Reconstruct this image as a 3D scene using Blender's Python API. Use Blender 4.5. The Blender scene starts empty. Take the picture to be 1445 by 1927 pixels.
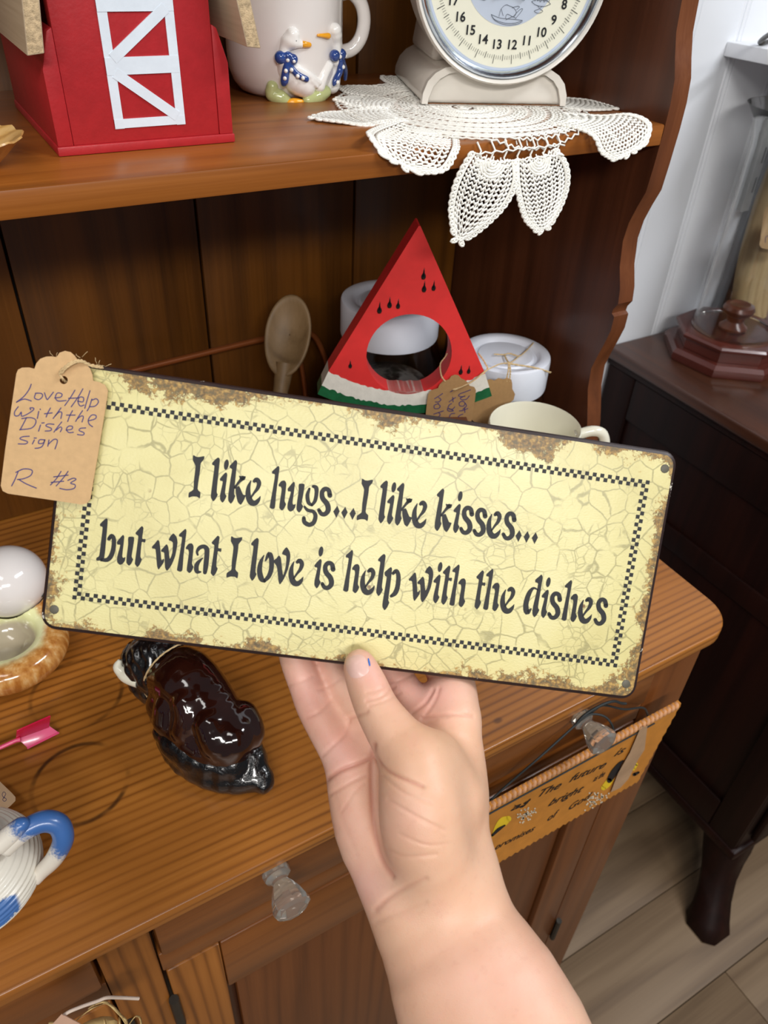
import bpy, bmesh, math, random
import numpy as np
from mathutils import Vector, Matrix
from mathutils.bvhtree import BVHTree
random.seed(7)
D = bpy.data; SC = bpy.context.scene; COL = SC.collection
# ------------------------------------------------------------------ camera
RX = Vector((0.86529536, -0.49927381, 0.04460507))
UX = Vector((0.2801524, 0.55547993, 0.7829155))
FX = Vector((0.41566643, 0.66495693, -0.62052696))
O = Vector((0, 0, 1.42)); FPX = 1450.0; CX, CY = 722.5, 963.5
cd = D.cameras.new('camera'); cam = D.objects.new('camera', cd); COL.objects.link(cam)
cam.matrix_world = Matrix((RX, UX, -FX)).transposed().to_4x4()
cam.location = O
cd.sensor_fit = 'HORIZONTAL'; cd.sensor_width = 36; cd.lens = 36 * FPX / 1445
cd.clip_start = 0.02
cd.dof.use_dof = True; cd.dof.focus_distance = 0.50; cd.dof.aperture_fstop = 18
SC.camera = cam
# ------------------------------------------------------------------ light
w = D.worlds.new('store'); SC.world = w; w.use_nodes = True
w.node_tree.nodes['Background'].inputs[0].default_value = (0.86, 0.93, 1.0, 1)
w.node_tree.nodes['Background'].inputs[1].default_value = 0.12
def area(name, loc, target, sx, sy, power, col=(1, 0.97, 0.93)):
    l = D.lights.new(name, 'AREA'); l.shape = 'RECTANGLE'; l.size = sx; l.size_y = sy
    l.energy = power; l.color = col
    o = D.objects.new(name, l); COL.objects.link(o); o.location = loc
    o.rotation_euler = (Vector(target) - Vector(loc)).to_track_quat('-Z', 'Y').to_euler()
    return o
area('ceiling_panel_front', (-0.5, -2.3, 2.75), (0.2, 0.5, 1.1), 1.2, 0.3, 44)
area('ceiling_panel_near', (-0.75, -0.15, 2.75), (0.2, 0.4, 0.9), 1.2, 0.3, 8)
area('ceiling_panel_right', (1.5, -0.6, 2.75), (1.0, 0.3, 0.9), 1.2, 0.3, 33, (0.95, 0.97, 1))
area('ceiling_panel_left', (-2.0, -2.4, 2.75), (0.1, 0.4, 1.0), 1.2, 0.3, 26)
SC.view_settings.view_transform = 'Standard'; SC.view_settings.look = 'None'
SC.view_settings.gamma = 1; SC.view_settings.exposure = 0.0
SC.view_settings.use_curve_mapping = False

# ------------------------------------------------------------------ helpers
def ray(px, py): return FX + RX * ((px - CX) / FPX) - UX * ((py - CY) / FPX)
def onz(px, py, z): d = ray(px, py); return O + d * ((z - O.z) / d.z)
def onx(px, py, x): d = ray(px, py); return O + d * (x / d.x)
def ony(px, py, y): d = ray(px, py); return O + d * (y / d.y)
def atd(px, py, dep): return O + ray(px, py) * dep
def onplane(px, py, p, n): d = ray(px, py); return O + d * ((Vector(p) - O).dot(n) / d.dot(n))

def srgb(r, g, b):
    f = lambda c: (c / 255 / 12.92) if c <= 10 else ((c / 255 + 0.055) / 1.055) ** 2.4
    return (f(r), f(g), f(b), 1)

class NT:
    def __init__(s, name):
        s.m = D.materials.new(name); s.m.use_nodes = True; s.t = s.m.node_tree
        s.b = s.t.nodes['Principled BSDF']
    def n(s, typ, ins={}, **kw):
        x = s.t.nodes.new('ShaderNode' + typ)
        for k, v in kw.items(): setattr(x, k, v)
        for k, v in ins.items(): s.set(x.inputs[k], v)
        return x
    def set(s, sock, v):
        if isinstance(v, bpy.types.NodeSocket): s.t.links.new(v, sock)
        elif isinstance(v, bpy.types.Node): s.t.links.new(v.outputs[0], sock)
        else: sock.default_value = v
    def p(s, **kw):
        for k, v in kw.items(): s.set(s.b.inputs[k.replace('_', ' ')], v)
    def math(s, op, a, b=0.0, c=None):
        x = s.n('Math', operation=op); s.set(x.inputs[0], a); s.set(x.inputs[1], b)
        if c is not None: s.set(x.inputs[2], c)
        return x.outputs[0]
    def obj(s, scale=(1, 1, 1), loc=(0, 0, 0), rnd=0.0):
        tc = s.n('TexCoord'); mp = s.n('Mapping', {'Vector': tc.outputs['Object'], 'Scale': scale, 'Location': loc})
        if rnd:
            oi = s.n('ObjectInfo'); v = s.n('VectorMath', {0: mp, 1: (7.3 * rnd, 5.1 * rnd, 9.7 * rnd)}, operation='ADD')
            sc = s.n('VectorMath', {0: (17.3 * rnd, 11.1 * rnd, 23.7 * rnd), 'Scale': oi.outputs['Random']}, operation='SCALE')
            s.set(v.inputs[1], sc.outputs[0]); return v.outputs[0]
        return mp.outputs[0]
    def noise(s, vec, scale, detail=4, rough=0.55, dist=0.0):
        return s.n('TexNoise', {'Vector': vec, 'Scale': scale, 'Detail': detail, 'Roughness': rough, 'Distortion': dist}).outputs[0]
    def ramp(s, fac, stops):
        r = s.n('ValToRGB', {0: fac}); e = r.color_ramp.elements
        while len(e) < len(stops): e.new(0.5)
        for i, (p, c) in enumerate(stops):
            e[i].position = p; e[i].color = c if len(c) == 4 else (*c, 1)
        return r.outputs[0]
    def mix(s, fac, a, b, mode='MIX'):
        x = s.n('Mix', data_type='RGBA', blend_type=mode)
        s.set(x.inputs[0], fac); s.set(x.inputs[6], a); s.set(x.inputs[7], b); return x.outputs[2]
    def step(s, v, a, b):
        return s.n('MapRange', {0: v, 1: a, 2: b, 3: 0.0, 4: 1.0}, interpolation_type='SMOOTHSTEP').outputs[0]
    def bump(s, h, strength=0.2, dist=0.002):
        s.set(s.b.inputs['Normal'], s.n('Bump', {'Height': h, 'Strength': strength, 'Distance': dist}).outputs[0])

def plain(name, col, rough=0.5, metal=0.0, var=0.12, nscale=40, bump=0.0, coat=0.0, sss=0.0, spec=0.5):
    t = NT(name); v = t.obj(rnd=1)
    n = t.noise(v, nscale)
    dark = tuple(c * (1 - var) for c in col[:3]) + (1,); lite = tuple(min(1, c * (1 + var)) for c in col[:3]) + (1,)
    t.p(Base_Color=t.ramp(n, [(0.3, dark), (0.7, lite)]), Roughness=rough, Metallic=metal)
    t.b.inputs['Coat Weight'].default_value = coat; t.b.inputs['Coat Roughness'].default_value = 0.05
    t.b.inputs['Specular IOR Level'].default_value = spec
    if sss:
        t.b.inputs['Subsurface Weight'].default_value = sss; t.b.inputs['Subsurface Radius'].default_value = (0.004, 0.002, 0.001)
        t.b.inputs['Subsurface Scale'].default_value = 1.0
    if bump: t.bump(t.noise(v, nscale * 3), bump, 0.001)
    return t.m

def wood(name, lo, mid, hi, axis='X', rough=0.3, coat=0.3, grain=1.0, knots=False, extra=None, band=55, swirl=1.0):
    t = NT(name); ax = 'XYZ'.index(axis)
    def sc(al, ac): s = [ac] * 3; s[ax] = al; return tuple(s)
    big = t.obj(sc(0.9, 9.0), rnd=1); n1 = t.noise(big, 1.0, 3, 0.5)
    # growth lines: unevenly spaced bands across the grain, bent by slow noise
    co = t.n('SeparateXYZ', {0: t.obj(rnd=1)})
    a_, b_ = [co.outputs[i] for i in range(3) if i != ax]
    acr = t.math('ADD', a_, b_)
    slow = t.noise(t.obj(sc(0.8, 3.2), rnd=1), 1.0, 2, 0.5); mid_n = t.noise(t.obj(sc(1.5, 16), rnd=1), 1.0, 2, 0.5)
    ph = t.math('MULTIPLY_ADD', acr, band * 4.0, t.math('MULTIPLY_ADD', slow, 26.0 * swirl, t.math('MULTIPLY', mid_n, 11.0)))
    wv = t.math('SUBTRACT', 1.0, t.math('POWER', t.math('MULTIPLY_ADD', t.math('SINE', ph), 0.5, 0.5), 2.6))
    st = t.noise(t.obj(sc(1.2, 75), rnd=1), 1.0, 4, 0.6)
    fine = t.noise(t.obj(sc(9, 520), rnd=1), 1.0, 3, 0.6)
    wv = t.math('MULTIPLY', wv, t.math('MULTIPLY_ADD', t.step(t.noise(t.obj(sc(0.9, 7), (3, 1, 2), rnd=1), 1.0, 2, 0.5), 0.36, 0.62), 0.85, 0.15))
    f = t.math('MULTIPLY_ADD', wv, 0.34 * grain, t.math('MULTIPLY_ADD', n1, 0.35, t.math('MULTIPLY_ADD', st, 0.55 - 0.15 * grain, t.math('MULTIPLY', fine, 0.22))))
    c = t.ramp(f, [(0.30, lo), (0.58, mid), (0.92, hi)])
    if knots:
        vo = t.n('TexVoronoi', {'Vector': t.obj(sc(3.0, 7.0), rnd=1), 'Scale': 1.0}).outputs['Distance']
        c = t.mix(t.math('MULTIPLY', t.math('SUBTRACT', 1.0, t.step(vo, 0.04, 0.13)), 0.75), c, tuple(x * 0.25 for x in lo[:3]) + (1,))
    if extra: c = extra(t, c)
    t.p(Base_Color=c, Roughness=t.math('MULTIPLY_ADD', fine, 0.15, rough - 0.07))
    t.b.inputs['Coat Weight'].default_value = coat; t.b.inputs['Coat Roughness'].default_value = 0.18
    t.bump(t.math('ADD', fine, st), 0.1, 0.0005)
    return t.m

MX = {}
def place(o, parent=None, mat=None):
    if parent is not None: o.parent = parent
    MX[o.name] = (MX[parent.name] if parent is not None else Matrix.Identity(4)) @ (mat or Matrix.Identity(4))

def props(o, label=None, cat=None, group=None, kind=None):
    if label: o['label'] = label
    if cat: o['category'] = cat
    if group: o['group'] = group
    if kind: o['kind'] = kind
    return o
def thing(name, label, cat, loc=(0, 0, 0), rotz=0.0, group=None, mat=None):
    o = D.objects.new(name, None); o.empty_display_size = 0.02; COL.objects.link(o)
    m = mat if mat is not None else Matrix.Translation(loc) @ Matrix.Rotation(rotz, 4, 'Z')
    o.matrix_world = m; MX[o.name] = m.copy()
    return props(o, label, cat, group)

class MB:
    """collects simple shapes into one mesh"""
    def __init__(s): s.v = []; s.f = []; s.mi = []; s.cur = 0
    def add(s, vs, fs):
        k = len(s.v); s.v += [tuple(x) for x in vs]; s.f += [tuple(i + k for i in q) for q in fs]; s.mi += [s.cur] * len(fs); return s
    def box(s, a, b, m=None):
        (x0, y0, z0), (x1, y1, z1) = a, b
        vs = [Vector(p) for p in ((x0, y0, z0), (x1, y0, z0), (x1, y1, z0), (x0, y1, z0), (x0, y0, z1), (x1, y0, z1), (x1, y1, z1), (x0, y1, z1))]
        if m: vs = [m @ p for p in vs]
        return s.add(vs, [(3, 2, 1, 0), (4, 5, 6, 7), (0, 1, 5, 4), (1, 2, 6, 5), (2, 3, 7, 6), (3, 0, 4, 7)])
    def prism(s, poly, fn, d0, d1):
        """poly: 2-D outline; fn(a, b, d) gives the 3-D point"""
        n = len(poly); vs = [fn(a, b, d0) for a, b in poly] + [fn(a, b, d1) for a, b in poly]
        return s.add(vs, [tuple(range(n))[::-1], tuple(range(n, 2 * n))] + [(i, (i + 1) % n, n + (i + 1) % n, n + i) for i in range(n)])
    def tube(s, pts, r, n=8, closed=False, cap=True):
        P = [Vector(p) for p in pts]; k = len(P)
        R = r if isinstance(r, (list, tuple)) else [r] * k
        vs = []; fs = []; up = None
        for i, p in enumerate(P):
            if closed: t = P[(i + 1) % k] - P[i - 1]
            else: t = P[min(i + 1, k - 1)] - P[max(i - 1, 0)]
            if t.length < 1e-9: t = Vector((0, 0, 1))
            t.normalize()
            if up is None: up = t.orthogonal().normalized()
            up = (up - t * up.dot(t));
            if up.length < 1e-6: up = t.orthogonal()
            up.normalize(); sd = t.cross(up)
            for j in range(n):
                a = 2 * math.pi * j / n; vs.append(p + (up * math.cos(a) + sd * math.sin(a)) * R[i])
        for i in range(k if closed else k - 1):
            a = i * n; b = ((i + 1) % k) * n
            for j in range(n): fs.append((a + j, a + (j + 1) % n, b + (j + 1) % n, b + j))
        if cap and not closed: fs += [tuple(range(n))[::-1], tuple(range((k - 1) * n, k * n))]
        return s.add(vs, fs)
    def lathe(s, prof, c=(0, 0, 0), n=40, m=None, a0=0.0):
        """prof: (r, z) list; open ends with r=0 close themselves"""
        c = Vector(c); vs = []; fs = []
        for r, z in prof:
            for j in range(n):
                a = a0 + 2 * math.pi * j / n; p = Vector((r * math.cos(a), r * math.sin(a), z))
                vs.append(c + ((m @ p) if m else p))
        for i in range(len(prof) - 1):
            for j in range(n): fs.append((i * n + j, i * n + (j + 1) % n, (i + 1) * n + (j + 1) % n, (i + 1) * n + j))
        return s.add(vs, fs)
    def ball(s, c, r, m=None, n=10, k=6):
        rr = r if isinstance(r, (tuple, list)) else (r, r, r)
        mm = Matrix.Diagonal((*rr, 1)); mm = (m.to_4x4() @ mm) if m else mm
        return s.lathe([(math.sin(math.pi * i / k), -math.cos(math.pi * i / k)) for i in range(k + 1)], c, n, mm)
    def ribbon(s, pts, fn):
        """flat stroke: pts (x, y, width) smoothed; fn(x, y) -> 3-D point"""
        q = smooth(pts, 4); k = len(q); L = []; Rr = []
        for i in range(k):
            a = q[max(i - 1, 0)]; b = q[min(i + 1, k - 1)]; dx, dy = b[0] - a[0], b[1] - a[1]; l = math.hypot(dx, dy) or 1
            nx, ny = -dy / l * q[i][2] / 2, dx / l * q[i][2] / 2
            L.append((q[i][0] + nx, q[i][1] + ny)); Rr.append((q[i][0] - nx, q[i][1] - ny))
        vs = [fn(*p) for p in L] + [fn(*p) for p in Rr]
        fs = [(i, i + 1, k + i + 1, k + i) for i in range(k - 1)]
        s.add(vs, fs)
        for e, o in ((0, 1), (k - 1, k - 2)):                         # round caps
            if q[e][2] > 1e-6:
                r = q[e][2] / 2; s.disc2(q[e][0], q[e][1], r, r, fn)
        return s
    def disc2(s, x, y, rx, ry, fn, n=10, tilt=0.0):
        ps = []
        for j in range(n):
            a = 2 * math.pi * j / n; u, v = rx * math.cos(a), ry * math.sin(a)
            ps.append((x + u * math.cos(tilt) - v * math.sin(tilt), y + u * math.sin(tilt) + v * math.cos(tilt)))
        return s.add([fn(*p) for p in ps], [tuple(range(n))])
    def poly2(s, pts, fn, sm=3):
        q = smooth_closed(pts, sm) if sm > 1 else pts
        return s.add([fn(*p) for p in q], [tuple(range(len(q)))])
    def build(s, name, mats, parent=None, world=False, shade=True, bevel=0.0, seg=2, angle=35, recalc=True, weld=False, sub=0, tri=False):
        me = D.meshes.new(name)
        vs = s.v
        if world and parent is not None:
            inv = MX[parent.name].inverted(); vs = [inv @ Vector(p) for p in vs]
        me.from_pydata([tuple(p) for p in vs], [], s.f)
        for i, mi in enumerate(s.mi): me.polygons[i].material_index = mi
        if bevel or weld or recalc:
            bm = bmesh.new(); bm.from_mesh(me)
            bmesh.ops.remove_doubles(bm, verts=bm.verts, dist=1e-6)
            if recalc: bmesh.ops.recalc_face_normals(bm, faces=bm.faces)
            if bevel:
                es = [e for e in bm.edges if len(e.link_faces) == 2 and e.calc_face_angle(0) > math.radians(30)]
                bmesh.ops.bevel(bm, geom=es, offset=bevel, segments=seg, profile=0.5, affect='EDGES', clamp_overlap=True)
            if tri: bmesh.ops.triangulate(bm, faces=[f for f in bm.faces if len(f.verts) > 4])
            bm.to_mesh(me); bm.free()
        for m in (mats if isinstance(mats, (list, tuple)) else [mats]): me.materials.append(m)
        if shade:
            me.shade_smooth()
            try: me.set_sharp_from_angle(angle=math.radians(angle))
            except Exception: pass
        o = D.objects.new(name, me); COL.objects.link(o); place(o, parent)
        if sub:
            md = o.modifiers.new('sub', 'SUBSURF'); md.levels = sub; md.render_levels = sub
        return o

def smooth(pts, k):
    P = [tuple(map(float, p)) for p in pts]
    if len(P) < 3: return P
    out = []
    for i in range(len(P) - 1):
        p0, p1, p2, p3 = P[max(i - 1, 0)], P[i], P[i + 1], P[min(i + 2, len(P) - 1)]
        for j in range(k):
            t = j / k
            out.append(tuple(0.5 * (2 * b + (c - a) * t + (2 * a - 5 * b + 4 * c - d) * t * t + (3 * b - a - 3 * c + d) * t ** 3) for a, b, c, d in zip(p0, p1, p2, p3)))
    return out + [P[-1]]
def smooth_closed(pts, k):
    n = len(pts); out = []
    for i in range(n):
        p0, p1, p2, p3 = pts[i - 1], pts[i], pts[(i + 1) % n], pts[(i + 2) % n]
        for j in range(k):
            t = j / k
            # tension 0.6 keeps corners crisp
            out.append(tuple(b + 0.6 * (0.5 * (c - a) * t + 0.5 * (2 * a - 5 * b + 4 * c - d) * t * t + 0.5 * (3 * b - a - 3 * c + d) * t ** 3) + 0.4 * (c - b) * t for a, b, c, d in zip(p0, p1, p2, p3)))
    return out

def sdf_net(groups, res, carve=()):
    """smooth union of tapered capsules -> surface net. groups: (points[(x,y,z,r)], blend)"""
    allp = np.array([p for g in groups for p in g[0]], float)
    pad = allp[:, 3].max() + 3 * res
    lo = (allp[:, :3] - allp[:, 3:4]).min(0) - 4 * res; hi = (allp[:, :3] + allp[:, 3:4]).max(0) + 4 * res
    n = np.ceil((hi - lo) / res).astype(int) + 1
    ax = [(lo[i] + res * np.arange(n[i])).astype(np.float32) for i in range(3)]
    Dm = np.full(tuple(n), 1.0, np.float32)
    def seg(a, b):
        a = np.array(a, np.float32); b = np.array(b, np.float32); rm = max(a[3], b[3]) + 0.02
        sl = []
        for i in range(3):
            l = min(a[i], b[i]) - rm; h = max(a[i], b[i]) + rm
            sl.append(slice(max(0, int((l - lo[i]) / res)), min(n[i], int((h - lo[i]) / res) + 2)))
        X = ax[0][sl[0]][:, None, None]; Y = ax[1][sl[1]][None, :, None]; Z = ax[2][sl[2]][None, None, :]
        d = b[:3] - a[:3]; L = float(d @ d)
        px, py, pz = X - a[0], Y - a[1], Z - a[2]
        t = np.clip((px * d[0] + py * d[1] + pz * d[2]) / L, 0, 1) if L > 1e-12 else np.float32(0)
        dd = np.sqrt((px - t * d[0]) ** 2 + (py - t * d[1]) ** 2 + (pz - t * d[2]) ** 2) - (a[3] + t * (b[3] - a[3]))
        return tuple(sl), dd
    for pts, k in groups:
        pp = smooth(pts, 3) if len(pts) > 2 else list(pts)
        if len(pp) == 1: pp = [pp[0], pp[0]]
        segs = [seg(a, b) for a, b in zip(pp[:-1], pp[1:])]
        sl = tuple(slice(min(q[0][i].start for q in segs), max(q[0][i].stop for q in segs)) for i in range(3))
        G = np.full(tuple(q.stop - q.start for q in sl), 1.0, np.float32)
        for s1, dd in segs:
            r = tuple(slice(s1[i].start - sl[i].start, s1[i].stop - sl[i].start) for i in range(3)); G[r] = np.minimum(G[r], dd)
        cur = Dm[sl]
        if k > 0:
            h = np.maximum(k - np.abs(cur - G), 0) / k; Dm[sl] = np.minimum(cur, G) - h * h * k * 0.25
        else: Dm[sl] = np.minimum(cur, G)
    for pts, k in carve:
        for a, b in zip(pts[:-1], pts[1:]):
            sl, dd = seg(a, b); cur = Dm[sl]; h = np.maximum(k - np.abs(cur + dd), 0) / k if k > 0 else 0
            Dm[sl] = np.maximum(cur, -dd) + h * h * k * 0.25
    S = Dm < 0
    cnt = np.zeros(tuple(n - 1), np.int8); acc = np.zeros(tuple(n - 1) + (3,), np.float32); wt = np.zeros(tuple(n - 1), np.float32)
    offs = [(i, j, k) for i in (0, 1) for j in (0, 1) for k in (0, 1)]
    m = n - 1
    cut = lambda A, o: A[o[0]:o[0] + m[0], o[1]:o[1] + m[1], o[2]:o[2] + m[2]]
    for o in offs: cnt += cut(S, o)
    act = (cnt > 0) & (cnt < 8); idx = np.argwhere(act)
    acc = np.zeros((len(idx), 3)); wt = np.zeros(len(idx))
    for o in offs:
        for d in range(3):
            if o[d]: continue
            q = list(o); q[d] = 1
            va = Dm[idx[:, 0] + o[0], idx[:, 1] + o[1], idx[:, 2] + o[2]]; vb = Dm[idx[:, 0] + q[0], idx[:, 1] + q[1], idx[:, 2] + q[2]]
            x = (va < 0) != (vb < 0); t = np.where(x, va / np.where(x, va - vb, 1), 0)
            pos = np.tile(np.array(o, float), (len(idx), 1)); pos[:, d] += t
            acc += pos * x[:, None]; wt += x
    V = lo + res * (idx + acc / wt[:, None])
    ids = np.full(tuple(n - 1), -1, np.int64); ids[act] = np.arange(len(idx))
    faces = []
    for d in range(3):
        a = np.moveaxis(S, d, 0); e = a[:-1] != a[1:]
        I = np.argwhere(e); o1, o2 = [q for q in range(3) if q != d]
        full = np.zeros((len(I), 3), int); full[:, d] = I[:, 0]; full[:, o1] = I[:, 1]; full[:, o2] = I[:, 2]
        ok = (full[:, o1] > 0) & (full[:, o2] > 0) & (full[:, o1] < m[o1]) & (full[:, o2] < m[o2]); full = full[ok]
        ins = S[full[:, 0], full[:, 1], full[:, 2]]
        c = []
        for da, db in ((1, 1), (0, 1), (0, 0), (1, 0)):
            g = full.copy(); g[:, o1] -= da; g[:, o2] -= db; c.append(ids[g[:, 0], g[:, 1], g[:, 2]])
        q = np.stack(c, 1); flip = ins if d != 1 else ~ins
        q[~flip] = q[~flip][:, ::-1]; faces.append(q)
    F = np.concatenate(faces); F = F[(F >= 0).all(1)]
    return V, F

def relax(V, F, it=3, lam=0.5):
    e = np.concatenate([F[:, [i, (i + 1) % 4]] for i in range(4)]); e = np.concatenate([e, e[:, ::-1]])
    deg = np.bincount(e[:, 0], minlength=len(V)).astype(float)[:, None]
    for _ in range(it):
        S = np.zeros_like(V)
        for c in range(3): S[:, c] = np.bincount(e[:, 0], V[e[:, 1], c], minlength=len(V))
        V = V + lam * (S / np.maximum(deg, 1) - V)
    return V
def mesh_obj(name, V, F, mats, parent=None, world=True):
    b = MB(); b.v = [tuple(map(float, p)) for p in V]; b.f = [tuple(map(int, q)) for q in F]; b.mi = [0] * len(b.f)
    return b.build(name, mats, parent, world=world, angle=180, recalc=True)

# ------------------------------------------------------------------ materials
W_TOP = None
def rings(t, c):
    co = t.n('SeparateXYZ', {0: t.n('TexCoord').outputs['Object']}); x, y = co.outputs[0], co.outputs[1]
    wob = t.noise(t.obj(), 25, 3)
    for cx, cy, r, s in ((0.003, 0.490, 0.0377, 0.8), (-0.0143, 0.4016, 0.0358, 0.9), (0.02, 0.43, 0.0, 0.0)):
        if r == 0: continue
        d = t.math('SQRT', t.math('ADD', t.math('POWER', t.math('SUBTRACT', x, cx), 2.0), t.math('POWER', t.math('SUBTRACT', y, cy), 2.0)))
        e = t.math('ABSOLUTE', t.math('SUBTRACT', d, r))
        f = t.math('MULTIPLY', t.math('SUBTRACT', 1.0, t.step(e, 0.0004, 0.0030)), t.math('MULTIPLY', t.step(wob, 0.38, 0.66), s))
        c = t.mix(f, c, srgb(62, 34, 12))
    # small dents and worn spots
    vo = t.n('TexVoronoi', {'Vector': t.obj((14, 22, 14)), 'Scale': 1.0}).outputs['Distance']
    return t.mix(t.math('MULTIPLY', t.math('SUBTRACT', 1.0, t.step(vo, 0.03, 0.09)), 0.7), c, srgb(70, 38, 16))
M = {}
M['top'] = wood('pine_top', srgb(82, 44, 12), srgb(154, 93, 32), srgb(184, 119, 48), 'X', 0.38, 0.2, 1.15, extra=rings, band=190, swirl=1.6)
M['shelf'] = wood('stained_shelf', srgb(98, 54, 18), srgb(144, 82, 27), srgb(176, 106, 40), 'X', 0.4, 0.12, 0.5, band=50)
M['back'] = wood('back_board', srgb(56, 31, 7), srgb(98, 57, 13), srgb(126, 76, 22), 'Z', 0.42, 0.12, 0.7, knots=True, band=38)
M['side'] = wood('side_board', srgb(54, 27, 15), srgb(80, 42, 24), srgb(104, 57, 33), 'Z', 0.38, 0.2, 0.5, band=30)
M['front'] = wood('cabinet_front', srgb(84, 44, 14), srgb(122, 69, 25), srgb(146, 88, 36), 'X', 0.34, 0.3, 0.5, band=60)
M['stile'] = wood('cabinet_stile', srgb(70, 36, 12), srgb(134, 80, 30), srgb(162, 102, 44), 'Z', 0.36, 0.2, 1.3, band=130, swirl=1.5)
M['stile2'] = wood('plain_stile', srgb(76, 40, 16), srgb(108, 60, 25), srgb(130, 76, 34), 'Z', 0.38, 0.2, 0.4, band=50)
M['edge'] = wood('side_edge_lit', srgb(76, 40, 19), srgb(106, 58, 29), srgb(130, 76, 40), 'Z', 0.4, 0.1, 0.4, band=50)  # lighter copy of side_board: light on the front edge put into the colour
M['panel'] = wood('door_panel', srgb(70, 38, 16), srgb(98, 55, 25), srgb(118, 69, 33), 'Z', 0.42, 0.15, 0.6, band=70)
M['dark'] = wood('dark_dresser', srgb(16, 6, 4), srgb(30, 11, 7), srgb(46, 18, 10), 'Z', 0.5, 0.03, 0.5, band=30)
M['dark'].node_tree.nodes['Principled BSDF'].inputs['Specular IOR Level'].default_value = 0.2
M['darktop'] = wood('dresser_top', srgb(40, 20, 13), srgb(70, 37, 20), srgb(112, 60, 26), 'Y', 0.36, 0.2, 0.9, band=22)
M['floor'] = wood('vinyl_plank', srgb(92, 72, 52), srgb(122, 99, 74), srgb(142, 119, 92), 'X', 0.55, 0.0, 0.8, band=26)
M['wall'] = plain('white_paint', srgb(232, 235, 240), 0.45, var=0.02, nscale=6)
M['white'] = plain('white_shelf_paint', srgb(238, 240, 244), 0.35, var=0.02)
M['black'] = plain('dark_gap', srgb(14, 8, 5), 0.8)
M['barnred'] = plain('barn_red_paint', srgb(178, 36, 42), 0.45, var=0.07, nscale=120, bump=0.15)
M['doorwhite'] = plain('pale_blue_white_paint', srgb(226, 236, 246), 0.5, var=0.04, nscale=90, bump=0.1)
M['rawwood'] = wood('raw_grey_wood', srgb(150, 128, 100), srgb(186, 166, 138), srgb(214, 196, 168), 'Y', 0.7, 0.0, 0.4, band=30)
M['endgrain'] = plain('raw_end_grain', srgb(205, 180, 142), 0.85, var=0.35, nscale=420, bump=0.5)
M['ceram'] = plain('white_glaze', srgb(236, 230, 226), 0.12, var=0.03, nscale=12, coat=0.6)
M['cream'] = plain('cream_glaze', srgb(236, 232, 212), 0.15, var=0.02, nscale=12, coat=0.5)
M['goose'] = plain('goose_white_glaze', srgb(250, 248, 244), 0.12, var=0.02, coat=0.6)
M['blue'] = plain('cobalt_glaze', srgb(44, 72, 140), 0.15, var=0.15, nscale=160, coat=0.5)
M['orange'] = plain('orange_glaze', srgb(244, 168, 36), 0.15, coat=0.4)
M['green'] = plain('pale_green_glaze', srgb(190, 198, 138), 0.15, var=0.12, nscale=60, coat=0.4)
M['ink'] = plain('black_print', srgb(20, 21, 25), 0.55, var=0.05)
M['linegrey'] = plain('grey_print', srgb(92, 98, 110), 0.5)
M['enamel'] = plain('white_enamel', srgb(232, 226, 216), 0.22, var=0.05, nscale=18, coat=0.35)
M['dial'] = plain('cream_dial', srgb(240, 238, 218), 0.35, var=0.03, nscale=20)
M['dialblue'] = plain('pale_blue_dial', srgb(196, 206, 222), 0.35, var=0.03)
M['chrome'] = plain('chrome', srgb(205, 215, 228), 0.16, 1.0, var=0.1)
M['lace'] = plain('cotton_lace', srgb(250, 248, 240), 0.85, var=0.05, nscale=500)
M['melon'] = plain('melon_red_paint', srgb(222, 46, 44), 0.55, var=0.06, nscale=70, bump=0.12)
M['rind'] = plain('rind_white_paint', srgb(232, 228, 216), 0.5, var=0.06, nscale=150, bump=0.2)
M['rindgreen'] = plain('rind_green_paint', srgb(18, 98, 56), 0.35, var=0.2, nscale=150, bump=0.2)
M['gloss_black'] = plain('gloss_black_paint', srgb(18, 16, 16), 0.12, coat=0.5)
M['kraft'] = plain('kraft_card', srgb(206, 168, 120), 0.75, var=0.06, nscale=300, bump=0.05)
M['kraftdark'] = plain('kraft_card_brown', srgb(168, 130, 84), 0.75, var=0.06, nscale=300, bump=0.05)
M['pen'] = plain('purple_pen', srgb(62, 50, 112), 0.5, var=0.1)
M['twine'] = plain('jute_twine', srgb(206, 178, 132), 0.9, var=0.2, nscale=700)
M['spoon'] = wood('spoon_wood', srgb(92, 70, 44), srgb(126, 100, 66), srgb(150, 122, 86), 'Z', 0.55, 0.0, 0.5, band=60)
M['copper'] = plain('copper_rod', srgb(138, 76, 36), 0.35, 0.3, var=0.1)
M['lid'] = plain('white_plastic_lid', srgb(232, 236, 246), 0.35, var=0.02)
M['metalgrey'] = plain('grey_metal', srgb(120, 120, 122), 0.4, 0.6)
M['iron'] = plain('dark_iron', srgb(58, 54, 48), 0.45, 0.5)
M['rivet'] = plain('rivet_grey', srgb(92, 88, 74), 0.5, var=0.1, nscale=300)
M['cord'] = plain('black_cord', srgb(38, 42, 42), 0.6)
M['raffia'] = plain('raffia', srgb(212, 182, 122), 0.7, var=0.12, nscale=200)
M['mahog'] = plain('mahogany_base', srgb(84, 38, 30), 0.25, var=0.12, nscale=30, coat=0.3)
M['pink'] = None
def glass(name, col=(1, 1, 1, 1), rough=0.0, ior=1.45):
    t = NT(name); t.p(Base_Color=col, Roughness=rough, IOR=ior); t.b.inputs['Transmission Weight'].default_value = 1; return t.m
M['glass'] = glass('clear_glass', (0.97, 0.98, 0.98, 1))
M['knobglass'] = glass('pressed_glass', srgb(244, 238, 228), 0.03, 1.5)
M['knobglass'].node_tree.nodes['Principled BSDF'].inputs['Transmission Weight'].default_value = 0.9
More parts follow.
